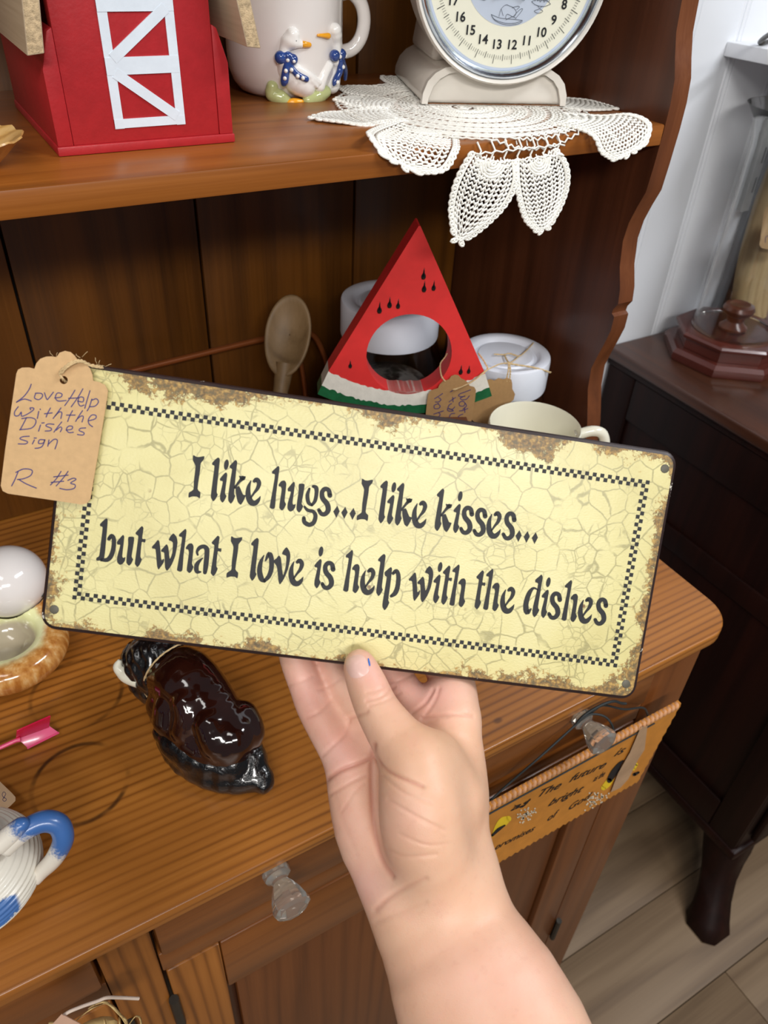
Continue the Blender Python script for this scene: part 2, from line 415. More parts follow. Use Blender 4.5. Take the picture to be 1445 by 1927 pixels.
M['pink'] = glass('pink_plastic', srgb(250, 40, 110), 0.12, 1.4)
M['film'] = glass('clear_film', (1, 1, 1, 1), 0.15, 1.2)

# ------------------------------------------------------------------ the setting
def piece(name, a, b, mat, parent, bevel=0.0, world=True, m=None):
    return MB().box(a, b, m).build(name, mat, parent, world=world, bevel=bevel)
fl = MB().box((-1.6, -1.2, -0.03), (2.4, 0.80, -0.004)).build('floor', M['black']); fl['kind'] = 'structure'
k = 0; y = -1.2
while y < 0.78:
    x = -1.6 - 0.31 * ((k * 37) % 4)
    while x < 2.4:
        a, b = max(x, -1.6), min(x + 1.22, 2.4)
        if b - a > 0.02: piece('plank', (a + 0.0006, y + 0.0006, -0.006), (b - 0.0006, min(y + 0.1494, 0.8), 0), M['floor'], fl, 0.001)
        x += 1.22
    y += 0.15; k += 1
WY = 0.785
wl = MB().box((-1.6, WY + 0.006, -0.03), (2.4, WY + 0.06, 2.78)).build('wall_back', M['wall']); wl['kind'] = 'structure'
x = -1.6 + 0.013; n = 0
x = 0.905 - 0.0905 * 27
while x < 2.39:                                                         # bead-board strips, a double bead at each joint
    b = MB(); b.box((x + 0.007, WY, 0.0), (x + 0.0835, WY + 0.008, 2.78))
    b.build('panel', M['wall'], wl, bevel=0.002)
    for q in (-0.004, 0.004):
        b = MB(); b.tube([(x + q, WY + 0.004, 0), (x + q, WY + 0.004, 2.78)], 0.0042, 8); b.build('bead', M['wall'], wl)
    x += 0.0905

# ------------------------------------------------------------------ hutch (upper part)
XL, XR, YB = -0.582, 0.56, 0.764
hu = thing('hutch', 'open brown wooden hutch with scalloped sides standing on the cabinet worktop', 'shelving', (0, 0.76, 0.87))
prof = [(0.871, .4905), (.90, .4895), (.94, .489), (.965, .4905), (.99, .4945), (1.008, .4995), (1.027, .505), (1.05, .507), (1.065, .503), (1.083, .4975), (1.098, .4935), (1.1125, .4935),
        (1.1145, .4975), (1.119, .497), (1.126, .4925), (1.14, .4945), (1.16, .5015), (1.183, .505), (1.20, .503), (1.215, .498), (1.230, .492), (1.25, .4905), (1.28, .489), (1.30, .489), (1.318, .491),
        (1.332, .496), (1.349, .501), (1.371, .503), (1.40, .504), (1.43, .50), (1.46, .493), (1.50, .49), (1.56, .492), (1.60, .50), (1.66, .503)]
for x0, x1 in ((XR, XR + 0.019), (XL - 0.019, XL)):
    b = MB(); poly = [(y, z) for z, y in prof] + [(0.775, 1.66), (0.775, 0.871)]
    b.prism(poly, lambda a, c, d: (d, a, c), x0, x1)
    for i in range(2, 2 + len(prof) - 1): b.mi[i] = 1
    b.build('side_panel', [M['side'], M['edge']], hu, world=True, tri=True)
for i, z in enumerate((1.285, 1.62)):
    piece('shelf', (XL, 0.489, z - 0.0165), (XR, YB, z), M['shelf'], hu, 0.0015)
xs = [0.239, 0.417]; w = 0.178
xs = [XL] + [v for v in (0.239 - 4 * w, 0.239 - 3 * w, 0.239 - 2 * w, 0.0595, 0.239, 0.417) if v > XL + 0.02] + [XR]
for a, b in zip(xs[:-1], xs[1:]):
    piece('back_board', (a + 0.0012, YB, 0.871), (b - 0.0012, YB + 0.011, 1.66), M['back'], hu, 0.0014)
MB().box((XL - 0.019, YB + 0.0115, 0.871), (XR + 0.019, YB + 0.013, 1.66)).build('back_sheet', M['black'], hu, world=True)

# ------------------------------------------------------------------ worktop and cabinet
b = MB(); poly = []
X0, X1, Y0, Y1 = -0.62, 0.598, 0.2735, 0.78; r = 0.038
for cx, cy, a0 in ((X1 - r, Y0 + r, -90), (X1 - 0.002, Y1 - 0.002, 0), (X0 + 0.002, Y1 - 0.002, 90), (X0 + r, Y0 + r, 180)):
    rr = r if cy < 0.5 else 0.002
    for j in range(9): t = math.radians(a0 + j * 90 / 8); poly.append((cx + rr * math.cos(t), cy + rr * math.sin(t)))
b.prism(poly, lambda a, c, d: (a, c, d), 0.855, 0.87)
wt = b.build('worktop', M['top'], bevel=0.004, seg=3)
props(wt, 'orange-brown pine worktop with rounded corner and dark ring marks, under the hutch', 'worktop')

cb = thing('cabinet', 'brown pine base cabinet with glass-knobbed drawers below the worktop', 'cabinet', (0, 0.5, 0))
YF = 0.287
piece('carcass', (-0.60, YF + 0.02, 0.03), (0.5745, 0.775, 0.8549), M['side'], cb)
piece('frame_stile', (0.5075, YF, 0.0), (0.5755, YF + 0.0199, 0.8549), M['stile2'], cb, 0.0012)
piece('frame_stile', (-0.038, YF, 0.0), (-0.0005, YF + 0.0199, 0.8549), M['stile'], cb, 0.0012)
piece('frame_stile', (-0.60, YF, 0.0), (-0.545, YF + 0.0199, 0.8549), M['stile'], cb, 0.0012)
for a, c in ((0.0005, 0.507), (-0.5445, -0.0385)):
    piece('frame_rail', (a, YF, 0.757), (c, YF + 0.0199, 0.786), M['front'], cb, 0.0012)
    piece('frame_rail', (a, YF, 0.03), (c, YF + 0.0199, 0.098), M['front'], cb, 0.0012)
def knob(px, pz, parent):
    b = MB(); m = Matrix.Rotation(math.radians(90), 4, 'X')
    b.lathe([(0, 0), (.0098, 0), (.0108, .0025), (.0104, .0075), (.0066, .0105), (.0064, .0125), (.0092, .017), (.0126, .0245), (.0146, .0315), (.0141, .0345), (.011, .0365), (.004, .0375), (0, .0375)], (px, YF - 0.0049, pz), 10, m)
    return b.build('knob', M['knobglass'], parent, world=True, angle=25)
for a, c in ((0.0025, 0.505), (-0.5425, -0.0405)):
    d = MB().box((a, YF - 0.0045, 0.788), (c, YF + 0.0195, 0.8535)).build('drawer', M['front'], cb, world=True, bevel=0.004)
    mid = (a + c) / 2
    for q in (-0.158, 0.150): knob(mid + q, 0.838 if q < 0 else 0.832, d)
    do = MB().box((a + 0.052, YF + 0.006, 0.16), (c - 0.052, YF + 0.0155, 0.668)).build('door', M['panel'], cb, world=True, bevel=0.003)
    for x0, x1 in ((a, a + 0.0435), (c - 0.0505, c)): MB().box((x0, YF - 0.001, 0.1), (x1, YF + 0.0195, 0.755)).build('door_stile', M['stile'] if x0 < 0.2 else M['stile2'], do, world=True, bevel=0.002)
    for z0, z1 in ((0.668, 0.755), (0.1, 0.168)): MB().box((a + 0.044, YF - 0.001, z0), (c - 0.051, YF + 0.0195, z1)).build('door_rail', M['front'], do, world=True, bevel=0.002)
    for hx in (a - 0.001, c + 0.006):
        for hz in (0.655, 0.235):
            MB().tube([(hx, YF - 0.004, hz), (hx, YF - 0.004, hz + 0.055)], 0.0042, 8).build('hinge', M['iron'], do, world=True)
    MB().tube([(mid + 0.3, YF - 0.004, 0.262), (mid + 0.3, YF - 0.004, 0.27)], 0.002, 8).build('screw', M['chrome'], do, world=True) if False else None

# ------------------------------------------------------------------ dark dresser on the right
dr = thing('dresser', 'dark mahogany dresser with moulded top edge and curved foot, right of the hutch', 'dresser', (1.25, 0.48, 0))
DX = 0.905
MB().box((DX - 0.018, 0.222, 0.866), (1.75, 0.782, 0.885)).build('dresser_top', M['darktop'], dr, world=True, bevel=0.005, seg=3)
MB().box((DX - 0.010, 0.230, 0.853), (1.74, 0.782, 0.8655)).build('moulding', M['dark'], dr, world=True, bevel=0.004)
MB().box((DX, 0.255, 0.165), (1.73, 0.78, 0.8525)).build('body', M['dark'], dr, world=True, bevel=0.003)
MB().box((DX - 0.009, 0.248, 0.155), (1.735, 0.778, 0.178)).build('base_moulding', M['dark'], dr, world=True, bevel=0.006)
for y0, y1, z0, z1 in ((0.2555, 0.31, 0.18, 0.8525), (0.72, 0.778, 0.18, 0.8525), (0.3105, 0.7195, 0.78, 0.8525), (0.3105, 0.7195, 0.18, 0.25), (0.3105, 0.7195, 0.62, 0.66)):
    MB().box((DX - 0.007, y0, z0), (DX - 0.0005, y1, z1)).build('side_frame', M['dark'], dr, world=True, bevel=0.004)
for i, z in enumerate((0.2, 0.42, 0.64)):
    d = MB().box((DX + 0.02, 0.241, z), (1.71, 0.2545, z + 0.205)).build('drawer', M['dark'], dr, world=True, bevel=0.006)
def foot(x, y, sx, sy):
    b = MB(); rows = []
    for z, o, w_ in ((0.1545, 0, .036), (0.135, -.003, .036), (0.11, -.010, .032), (0.08, -.024, .027), (0.05, -.042, .026), (0.025, -.056, .029), (0.004, -.064, .034), (0.0, -.064, .033)):
        cx, cy = x - sx * o * -1, y - sy * o * -1
        rows.append([(cx + dx * w_, cy + dy * w_, z) for dx, dy in ((-1, -.55), (-.55, -1), (.55, -1), (1, -.55), (1, .55), (.55, 1), (-.55, 1), (-1, .55))])
    vs = [p for r_ in rows for p in r_]; n = 8
    fs = [(i * n + j, i * n + (j + 1) % n, (i + 1) * n + (j + 1) % n, (i + 1) * n + j) for i in range(len(rows) - 1) for j in range(n)] + [tuple(range(n)), tuple(range((len(rows) - 1) * n, len(rows) * n))]
    b.add(vs, fs); b.build('foot', M['dark'], dr, world=True, angle=50)
foot(DX + 0.034, 0.285, 1, 1); foot(1.69, 0.285, -1, 1); foot(DX + 0.04, 0.735, 1, 0.2); foot(1.69, 0.735, -1, 0.2)

# ------------------------------------------------------------------ the metal sign held in the hand
SU = Vector((0.2703, -0.1633, -0.0368)).normalized()
SV = Vector((-0.0489, -0.0577, -0.1140)); SV = (SV - SU * SV.dot(SU)).normalized()
SN = SU.cross(-SV).normalized()                                          # printed side, towards the viewer
SC0 = Vector((0.15443, 0.26413, 1.15933)); SW, SH = 0.318, 0.1368
SM = Matrix((SU, -SV, SN)).transposed().to_4x4(); SM.translation = SC0
SMI = SM.inverted()
def suv(px, py, off=0.0):
    p = SMI @ onplane(px, py, SC0 + SN * off, SN); return p.x, p.y
def mk_signface():
    t = NT('sign_print')
    co = t.n('SeparateXYZ', {0: t.n('TexCoord').outputs['Object']}); x, y = co.outputs[0], co.outputs[1]
    v = t.obj(); nz = t.n('TexNoise', {'Vector': v, 'Scale': 30.0, 'Detail': 4.0}).outputs['Color']
    wv = t.n('VectorMath', {0: v, 1: t.n('VectorMath', {0: nz, 'Scale': 0.012}, operation='SCALE').outputs[0]}, operation='ADD').outputs[0]
    cr = t.n('TexVoronoi', {'Vector': wv, 'Scale': 84.0, 'Randomness': 1.0}, feature='DISTANCE_TO_EDGE').outputs[0]
    cr2 = t.n('TexVoronoi', {'Vector': wv, 'Scale': 190.0}, feature='DISTANCE_TO_EDGE').outputs[0]
    brk = t.noise(v, 45, 3)
    f1 = t.math('MULTIPLY', t.math('SUBTRACT', 1.0, t.step(cr, 0.010, 0.042)), t.step(brk, 0.36, 0.54))
    f2 = t.math('MULTIPLY', t.math('SUBTRACT', 1.0, t.step(cr2, 0.02, 0.07)), t.math('MULTIPLY', t.step(t.noise(t.obj(loc=(3, 1, 0)), 38, 3), 0.50, 0.62), 0.75))
    base = t.ramp(t.noise(v, 14, 5), [(0.3, srgb(206, 194, 128)), (0.55, srgb(222, 212, 148)), (0.8, srgb(228, 219, 164))])
    c = t.mix(t.math('MULTIPLY', t.math('MAXIMUM', f1, f2), 0.8), base, srgb(158, 150, 98))
    # distance to the rim of the plate
    ex = t.math('SUBTRACT', SW / 2, t.math('ABSOLUTE', x)); ey = t.math('SUBTRACT', SH / 2, t.math('ABSOLUTE', y))
    e = t.math('MINIMUM', ex, ey)
    rn = t.math('MULTIPLY_ADD', t.noise(v, 420, 4, 0.7), 0.45, t.math('MULTIPLY', t.noise(v, 80, 6, 0.75), 0.62)); pn = t.noise(v, 26, 3)
    th = t.math('MULTIPLY_ADD', e, -24.0, t.math('MULTIPLY_ADD', pn, 1.25, rn))
    halo = t.step(t.math('MULTIPLY_ADD', e, -20.0, t.math('MULTIPLY_ADD', pn, 0.55, rn)), 0.55, 1.0)
    c = t.mix(t.math('MULTIPLY', halo, 0.45), c, srgb(190, 160, 92))
    rust = t.step(th, 1.01, 1.06)
    rc = t.ramp(t.noise(v, 420, 4), [(0.40, srgb(66, 42, 24)), (0.52, srgb(124, 84, 34)), (0.66, srgb(188, 146, 72))])
    c = t.mix(t.math('MULTIPLY', rust, 0.85), c, rc)
    # a few stray specks of rust
    vo = t.n('TexVoronoi', {'Vector': t.obj(loc=(0.3, 0.2, 0)), 'Scale': 95.0}).outputs['Distance']
    c = t.mix(t.math('MULTIPLY', t.math('SUBTRACT', 1.0, t.step(vo, 0.07, 0.14)), t.step(t.noise(v, 24, 3), 0.56, 0.66)), c, srgb(120, 84, 34))
    t.p(Base_Color=c, Roughness=t.math('MULTIPLY_ADD', rust, 0.3, 0.36)); t.b.inputs['Coat Weight'].default_value = 0.25; t.b.inputs['Coat Roughness'].default_value = 0.3
    lea = t.noise(t.obj((1, 1.6, 1)), 700, 2)
    t.bump(t.math('ADD', lea, t.math('MULTIPLY', rust, 0.4)), 0.16, 0.0006)
    return t.m
def mk_rim():
    t = NT('sign_rim'); v = t.obj()
    c = t.mix(t.step(t.noise(v, 90, 4, 0.7), 0.66, 0.70), srgb(44, 28, 26), srgb(220, 214, 200))
    t.p(Base_Color=c, Roughness=0.45); return t.m
sg = thing('tin_sign', 'cream crackled tin sign with black lettering about hugs and dishes, held in a hand', 'sign', mat=SM)
def rrect(hw, hh, r, n=6):
    out = []
    for cx, cy, a0 in ((hw - r, hh - r, 0), (-hw + r, hh - r, 90), (-hw + r, -hh + r, 180), (hw - r, -hh + r, 270)):
        for j in range(n + 1): t = math.radians(a0 + 90 * j / n); out.append((cx + r * math.cos(t), cy + r * math.sin(t)))
    return out
b = MB(); q0 = rrect(SW / 2 - 0.0022, SH / 2 - 0.0022, 0.006); n = len(q0)
b.add([(x, y, 0.0) for x, y in q0], [tuple(range(n))]); b.build('plate', mk_signface(), sg, shade=False)
b = MB(); rings_ = [(0.0022, 0.0), (0.0008, -0.0006), (0.0, -0.002), (0.0, -0.0085), (0.001, -0.009), (0.002, -0.0085), (0.002, -0.002)]
vs = [(x, y, z) for o, z in rings_ for x, y in rrect(SW / 2 - o, SH / 2 - o, 0.008 - o)]
b.add(vs, [(i * n + j, i * n + (j + 1) % n, (i + 1) * n + (j + 1) % n, (i + 1) * n + j) for i in range(len(rings_) - 1) for j in range(n)])
b.add([(x, y, -0.0018) for x, y in rrect(SW / 2 - 0.002, SH / 2 - 0.002, 0.006)], [tuple(range(n))[::-1]])
props(b.build('folded_rim', mk_rim(), sg, recalc=False), 'dark chipped folded rim')
for px, py in ((1178, 1287), (102, 1147), (1251, 882), (163, 707)):
    u, v_ = suv(px, py); b = MB(); b.lathe([(0, .0004), (.0014, .00035), (.0022, .0002), (.0024, 0)], (u, v_, 0.00005), 12); b.build('printed_nail', M['rivet'], sg)
# two-row chequered border
b = MB(); tr = suv(1219, 904); br = suv(1164, 1257); bl = suv(136, 1127)
hx0, hx1, hy0, hy1 = bl[0], (tr[0] + br[0]) / 2, (bl[1] + br[1]) / 2, tr[1]
nx = 2 * round((hx1 - hx0) / 0.0021 / 2) + 1; ny = 2 * round((hy1 - hy0) / 0.0021 / 2) + 1
sx, sy = (hx1 - hx0) / nx, (hy1 - hy0) / ny
for i in range(nx):
    for j in range(ny):
        if min(i, j, nx - 1 - i, ny - 1 - j) < 2 and (i + j) % 2 == 0:
            x, y = hx0 + i * sx, hy0 + j * sy
            b.add([(x, y, .00012), (x + sx, y, .00012), (x + sx, y + sy, .00012), (x, y + sy, .00012)], [(0, 1, 2, 3)])
props(b.build('chequered_border', M['ink'], sg, shade=False, recalc=False), 'black and cream chequered border')

# lettering: each glyph is drawn once (in crop pixels) and repeated; P = outline, S = stroke, E = dot
CR = {'A': (340, 840, 4.0139), 'B': (660, 870, 3.8026), 'C': (170, 970, 4.6613), 'D': (440, 990, 4.25), 'E': (740, 1030, 3.4405)}
def cpx(k, x, y): ox, oy, s = CR[k]; return ox + x / s, oy + y / s
G = {
 'I': ('A', (105, 388), [('P', [(95, 66), (118, 78), (140, 80), (178, 74), (176, 98), (152, 128), (147, 180), (128, 320), (149, 348), (144, 392), (122, 380), (90, 378), (60, 386), (62, 350), (96, 325), (100, 260), (112, 150), (92, 105)])]),
 'l': ('A', (245, 415), [('P', [(238, 125), (262, 98), (283, 84), (296, 100), (288, 180), (272, 340), (280, 365), (262, 400), (245, 415), (228, 385), (230, 350), (244, 240), (255, 150), (240, 140)])]),
 'i': ('A', (315, 425), [('E', (345, 138, 18, 40, 0.15)), ('P', [(296, 245), (320, 215), (340, 197), (352, 215), (335, 350), (346, 375), (330, 410), (315, 425), (298, 402), (298, 365), (318, 268), (300, 260)])]),
 'k': ('A', (378, 433), [('P', [(370, 148), (395, 120), (415, 102), (427, 120), (420, 180), (404, 350), (412, 375), (395, 415), (378, 433), (359, 408), (360, 360), (376, 250), (388, 175), (372, 162)]),
      ('S', [(408, 312, 18), (440, 270, 20), (468, 238, 34)]), ('P', [(440, 222), (462, 226), (491, 226), (484, 252), (455, 262)]),
      ('P', [(414, 316), (442, 300), (470, 362), (491, 370), (478, 405), (455, 441), (432, 422), (420, 376)])]),
 'e': ('A', (550, 450), [('S', [(530, 260, 8), (512, 310, 30), (510, 370, 42), (530, 420, 46), (562, 428, 40), (588, 404, 26), (602, 376, 4)]), ('S', [(556, 262, 26), (575, 252, 36), (592, 278, 34), (580, 318, 28), (554, 352, 18), (530, 388, 14)])]),
 'h': ('A', (690, 472), [('P', [(690, 190), (715, 166), (738, 147), (746, 165), (738, 230), (722, 350), (712, 460), (695, 473), (672, 462), (676, 430), (696, 320), (712, 215), (692, 206)]),
      ('P', [(740, 288), (760, 262), (784, 258), (798, 285), (785, 410), (796, 437), (781, 470), (765, 484), (745, 466), (748, 425), (762, 330), (756, 305), (742, 302)])]),
 'u': ('A', (825, 492), [('P', [(808, 320), (830, 292), (852, 268), (863, 285), (845, 425), (855, 440), (868, 434), (864, 462), (846, 486), (825, 492), (807, 472), (808, 430), (832, 345), (812, 340)]), ('P', [(893, 284), (935, 285), (930, 340), (914, 430), (925, 452), (910, 485), (893, 500), (875, 478), (876, 440), (890, 340)])]),
 'g': ('A', (970, 608), [('S', [(972, 320, 18), (957, 370, 30), (966, 425, 30), (992, 444, 20)]), ('S', [(1000, 302, 22), (1022, 312, 34), (1026, 350, 30), (1015, 410, 28), (990, 444, 20)]), ('S', [(935, 456, 18), (960, 482, 26), (1000, 492, 28), (1018, 525, 32), (1004, 575, 34), (970, 592, 34), (935, 572, 34), (930, 540, 28)])]),
 's': ('B', (825, 518), [('S', [(866, 372, 34), (858, 335, 32), (832, 326, 32), (812, 350, 32), (816, 392, 36), (846, 432, 38), (852, 475, 36), (830, 502, 32), (804, 500, 30), (788, 474, 26)])]),
 '.': ('A', (1175, 540), [('P2', [(1183, 448), (1201, 490), (1175, 540), (1152, 492)])]),
 'b': ('C', (60, 400), [('P', [(85, 76), (112, 47), (138, 26), (153, 42), (140, 200), (122, 372), (75, 396), (52, 393), (55, 370), (78, 352), (95, 220), (108, 106), (88, 94)]), ('S', [(164, 205, 34), (186, 176, 32), (206, 205, 38), (204, 280, 40), (184, 350, 42), (150, 388, 38), (95, 389, 26)])]),
 't': ('C', (1078, 532), [('P', [(1065, 235), (1090, 206), (1118, 177), (1134, 195), (1122, 284), (1150, 289), (1145, 321), (1118, 316), (1105, 440), (1117, 466), (1098, 512), (1078, 532), (1057, 506), (1060, 468), (1076, 360), (1088, 265), (1070, 250)])]),
 'w': ('C', (675, 485), [('P', [(540, 275), (565, 247), (590, 217), (605, 226), (615, 300), (624, 392), (645, 377), (645, 410), (615, 455), (598, 474), (585, 440), (572, 300), (546, 291)]), ('P', [(620, 305), (642, 280), (668, 252), (684, 278), (697, 380), (718, 330), (724, 242), (710, 226), (688, 215), (700, 185), (728, 157), (756, 187), (765, 240), (746, 350), (715, 430), (675, 485), (655, 455), (648, 330), (625, 319)])]),
 'a': ('C', (1005, 522), [('S', [(942, 345, 18), (936, 318, 24), (956, 285, 34), (992, 272, 36), (1020, 292, 44), (1022, 345, 44), (1012, 450, 44), (1005, 500, 34)]), ('S', [(985, 374, 10), (946, 412, 34), (930, 450, 42), (936, 492, 38), (968, 495, 14)])]),
 'o': ('D', (245, 452), [('S', [(241, 234, 8), (215, 290, 32), (206, 360, 42), (220, 420, 44), (245, 440, 26)]), ('S', [(254, 275, 14), (282, 222, 36), (300, 260, 40), (300, 340, 38), (280, 400, 36), (245, 438, 26)])]),
 'v': ('D', (370, 466), [('P', [(318, 275), (340, 258), (360, 235), (377, 257), (385, 340), (395, 392), (415, 320), (420, 242), (402, 231), (385, 222), (396, 195), (422, 168), (447, 205), (452, 250), (435, 340), (402, 420), (370, 466), (357, 440), (345, 330), (322, 292)])]),
 'p': ('D', (1205, 673), [('P', [(1205, 370), (1230, 346), (1255, 328), (1265, 345), (1250, 480), (1235, 588), (1243, 612), (1225, 652), (1205, 673), (1188, 646), (1190, 605), (1208, 500), (1222, 410), (1208, 396)]), ('S', [(1274, 378, 26), (1300, 358, 32), (1316, 400, 36), (1310, 480, 38), (1290, 535, 38), (1258, 560, 24)])]),
 'd': ('E', (910, 452), [('S', [(935, 276, 8), (905, 264, 16), (876, 300, 30), (856, 370, 34), (864, 420, 36), (890, 398, 8)]), ('P', [(917, 210), (940, 190), (957, 176), (965, 195), (955, 260), (935, 385), (943, 406), (925, 440), (910, 452), (898, 430), (902, 385), (920, 310), (935, 236), (918, 226)])]),
}
LINES = {
 'top_lettering': [('A', c, x, y) for c, x, y in (('I', 105, 388), ('l', 245, 415), ('i', 315, 425), ('k', 378, 433), ('e', 550, 450), ('h', 690, 472), ('u', 825, 492), ('g', 970, 608), ('s', 1085, 528), ('.', 1175, 540), ('.', 1235, 548), ('.', 1297, 556))] +
        [('B', c, x, y) for c, x, y in (('I', 84, 416), ('l', 213, 437), ('i', 275, 445), ('k', 333, 453), ('e', 490, 473), ('k', 617, 492), ('i', 748, 507), ('s', 825, 518), ('s', 920, 532), ('e', 1022, 547), ('s', 1128, 558), ('.', 1198, 570), ('.', 1256, 577), ('.', 1314, 585))],
 'bottom_lettering': [('C', c, x, y) for c, x, y in (('b', 60, 400), ('u', 258, 432), ('t', 413, 452), ('w', 675, 485), ('h', 782, 492), ('a', 1005, 522), ('t', 1078, 532), ('I', 1246, 547))] +
        [('D', c, x, y) for c, x, y in (('l', 145, 437), ('o', 245, 452), ('v', 370, 466), ('e', 500, 482), ('i', 662, 498), ('s', 750, 510), ('h', 893, 525), ('e', 1070, 552), ('l', 1155, 560), ('p', 1205, 673))] +
        [('E', c, x, y) for c, x, y in (('w', 190, 355), ('i', 272, 363), ('t', 324, 372), ('h', 378, 378), ('t', 540, 402), ('h', 596, 405), ('e', 738, 430), ('d', 912, 452), ('i', 970, 458), ('s', 1040, 468), ('h', 1103, 475), ('e', 1240, 495), ('s', 1338, 506))]}
for nm, L in LINES.items():
    b = MB()
    for kk, ch, ax, ay in L:
        gk, an, items = G[ch]; a0 = suv(*cpx(gk, *an)); a1 = suv(*cpx(kk, ax, ay)); du, dv = a1[0] - a0[0], a1[1] - a0[1]
        sc_ = 0.000275 / 1.0
        def fn(x, y, z=0.0001): u, v_ = suv(*cpx(gk, x, y)); return (u + du, v_ + dv, z)
        for it in items:
            if it[0] == 'P': b.poly2(it[1], fn, 3)
            elif it[0] == 'P2': b.poly2(it[1], fn, 1)
            elif it[0] == 'E': b.disc2(it[1][0], it[1][1], it[1][2], it[1][3], fn, 14, it[1][4])
            else: b.ribbon(it[1], fn)
    props(b.build(nm, M['ink'], sg, shade=False, recalc=False), 'black printed lettering')

# ------------------------------------------------------------------ paper tag tied to the sign
TOFF = 0.0042
tg = thing('price_tag', 'tan card price tag with purple handwriting tied to the left corner of the tin sign', 'tag', mat=SM)
def tuv(x, y): return suv(x / 6.0227, 640 + y / 6.0227, TOFF)
out = [(185, 380), (205, 335), (250, 312), (330, 310), (390, 325), (412, 262), (455, 212), (520, 188), (585, 184), (640, 192), (676, 142), (738, 122), (800, 136), (848, 178), (880, 225), (958, 260), (1018, 318), (1045, 388), (1055, 460), (1120, 474), (1190, 508), (1222, 570), (1214, 650), (1120, 1230), (1022, 1805), (985, 1850), (925, 1864), (500, 1800), (90, 1740), (30, 1710), (8, 1650), (60, 1230)]
hole = [(722 + 46 * math.cos(2 * math.pi * i / 16), 453 + 46 * math.sin(2 * math.pi * i / 16)) for i in range(16)]
def card_with_hole(out, hole, fn, th, name, mat, parent):
    bm = bmesh.new(); layers = []
    for d in (0, -th):
        vo = [bm.verts.new((*fn(*p), d)) for p in out]; vh = [bm.verts.new((*fn(*p), d)) for p in hole]
        eo = [bm.edges.new((vo[i], vo[(i + 1) % len(vo)])) for i in range(len(vo))]; eh = [bm.edges.new((vh[i], vh[(i + 1) % len(vh)])) for i in range(len(vh))]
        bmesh.ops.triangle_fill(bm, edges=eo + eh, use_beauty=True); layers.append((vo, vh))
    for k in (0, 1):
        a, c = layers[0][k], layers[1][k]
        for i in range(len(a)): bm.faces.new((a[i], a[(i + 1) % len(a)], c[(i + 1) % len(a)], c[i]))
    bmesh.ops.recalc_face_normals(bm, faces=bm.faces)
    me = D.meshes.new(name); bm.to_mesh(me); bm.free(); me.materials.append(mat)
    o = D.objects.new(name, me); COL.objects.link(o); place(o, parent); return o
c = card_with_hole(out, hole, tuv, 0.0005, 'card', M['kraft'], tg)
for v_ in c.data.vertices: v_.co.z += TOFF
HW = [[(355, 500), (330, 560), (270, 640), (185, 705), (215, 690), (280, 668), (355, 690)], [(405, 608), (392, 655), (440, 675), (482, 640), (470, 605), (402, 602)], [(505, 598), (532, 672), (555, 655), (606, 590)], [(620, 655), (690, 645), (702, 610), (652, 600), (628, 650), (660, 690), (750, 684)],
 [(850, 568), (800, 650), (735, 742)], [(940, 552), (890, 640), (808, 756)], [(778, 660), (892, 655)], [(880, 690), (940, 700), (946, 652), (902, 648), (885, 700), (910, 747), (952, 736)], [(1020, 574), (985, 690), (962, 772)], [(1042, 668), (1012, 760), (988, 802)], [(1040, 682), (1092, 665), (1116, 700), (1080, 747), (1018, 755)],
 [(208, 755), (168, 810), (170, 856), (212, 855), (242, 815), (246, 862), (300, 845), (370, 800), (384, 772), (342, 768), (350, 790)], [(440, 808), (424, 888)], [(455, 782), (459, 788)], [(572, 770), (540, 830), (524, 872)], [(505, 835), (592, 825)], [(692, 768), (640, 840), (603, 888)], [(625, 860), (672, 815), (702, 825), (690, 888)], [(822, 800), (790, 860), (768, 922)], [(755, 850), (852, 850)], [(936, 800), (895, 860), (858, 922)], [(880, 890), (922, 860), (946, 870), (930, 928)], [(1000, 915), (1080, 892), (1088, 855), (1040, 850), (1003, 900), (1010, 950), (1050, 982)],
 [(302, 878), (260, 960), (228, 1018)], [(248, 890), (340, 878), (402, 900), (402, 950), (350, 1000), (225, 1015)], [(460, 962), (438, 1032)], [(475, 940), (502, 937)], [(612, 955), (550, 950), (520, 972), (582, 1000), (572, 1026), (513, 1030)], [(700, 928), (650, 990), (613, 1042)], [(640, 1020), (682, 985), (702, 1000), (685, 1038)], [(750, 1020), (812, 1010), (822, 980), (780, 975), (753, 1010), (780, 1047), (832, 1045)], [(972, 995), (915, 1000), (898, 1025), (952, 1050), (940, 1076), (878, 1070)],
 [(332, 1090), (260, 1095), (228, 1120), (312, 1150), (290, 1176), (208, 1176)], [(390, 1132), (368, 1177)], [(388, 1110), (412, 1110)], [(502, 1130), (450, 1130), (438, 1170), (490, 1166), (512, 1125), (482, 1200), (440, 1222), (398, 1226)], [(556, 1132), (543, 1202)], [(550, 1180), (612, 1125), (652, 1140), (625, 1232)],
 [(206, 1492), (170, 1580), (133, 1652)], [(180, 1500), (270, 1460), (362, 1474), (350, 1532), (270, 1570), (198, 1580)], [(215, 1580), (300, 1630), (412, 1677)], [(692, 1488), (640, 1570), (573, 1642)], [(772, 1488), (720, 1560), (638, 1652)], [(610, 1550), (772, 1530)], [(580, 1612), (722, 1600)], [(770, 1590), (830, 1565), (862, 1580), (800, 1620), (852, 1640), (840, 1680), (760, 1696), (678, 1680)]]
b = MB()
for st in HW: b.ribbon([(x, y, 12) for x, y in st], lambda x, y: (*tuv(x, y), TOFF + 0.00012))
props(b.build('handwriting', M['pen'], tg, shade=False, recalc=False), 'purple handwriting')
b = MB()
def tp(x, y, off): u, v_ = suv(x / 6.0227, 640 + y / 6.0227, TOFF); return (u, v_, off)
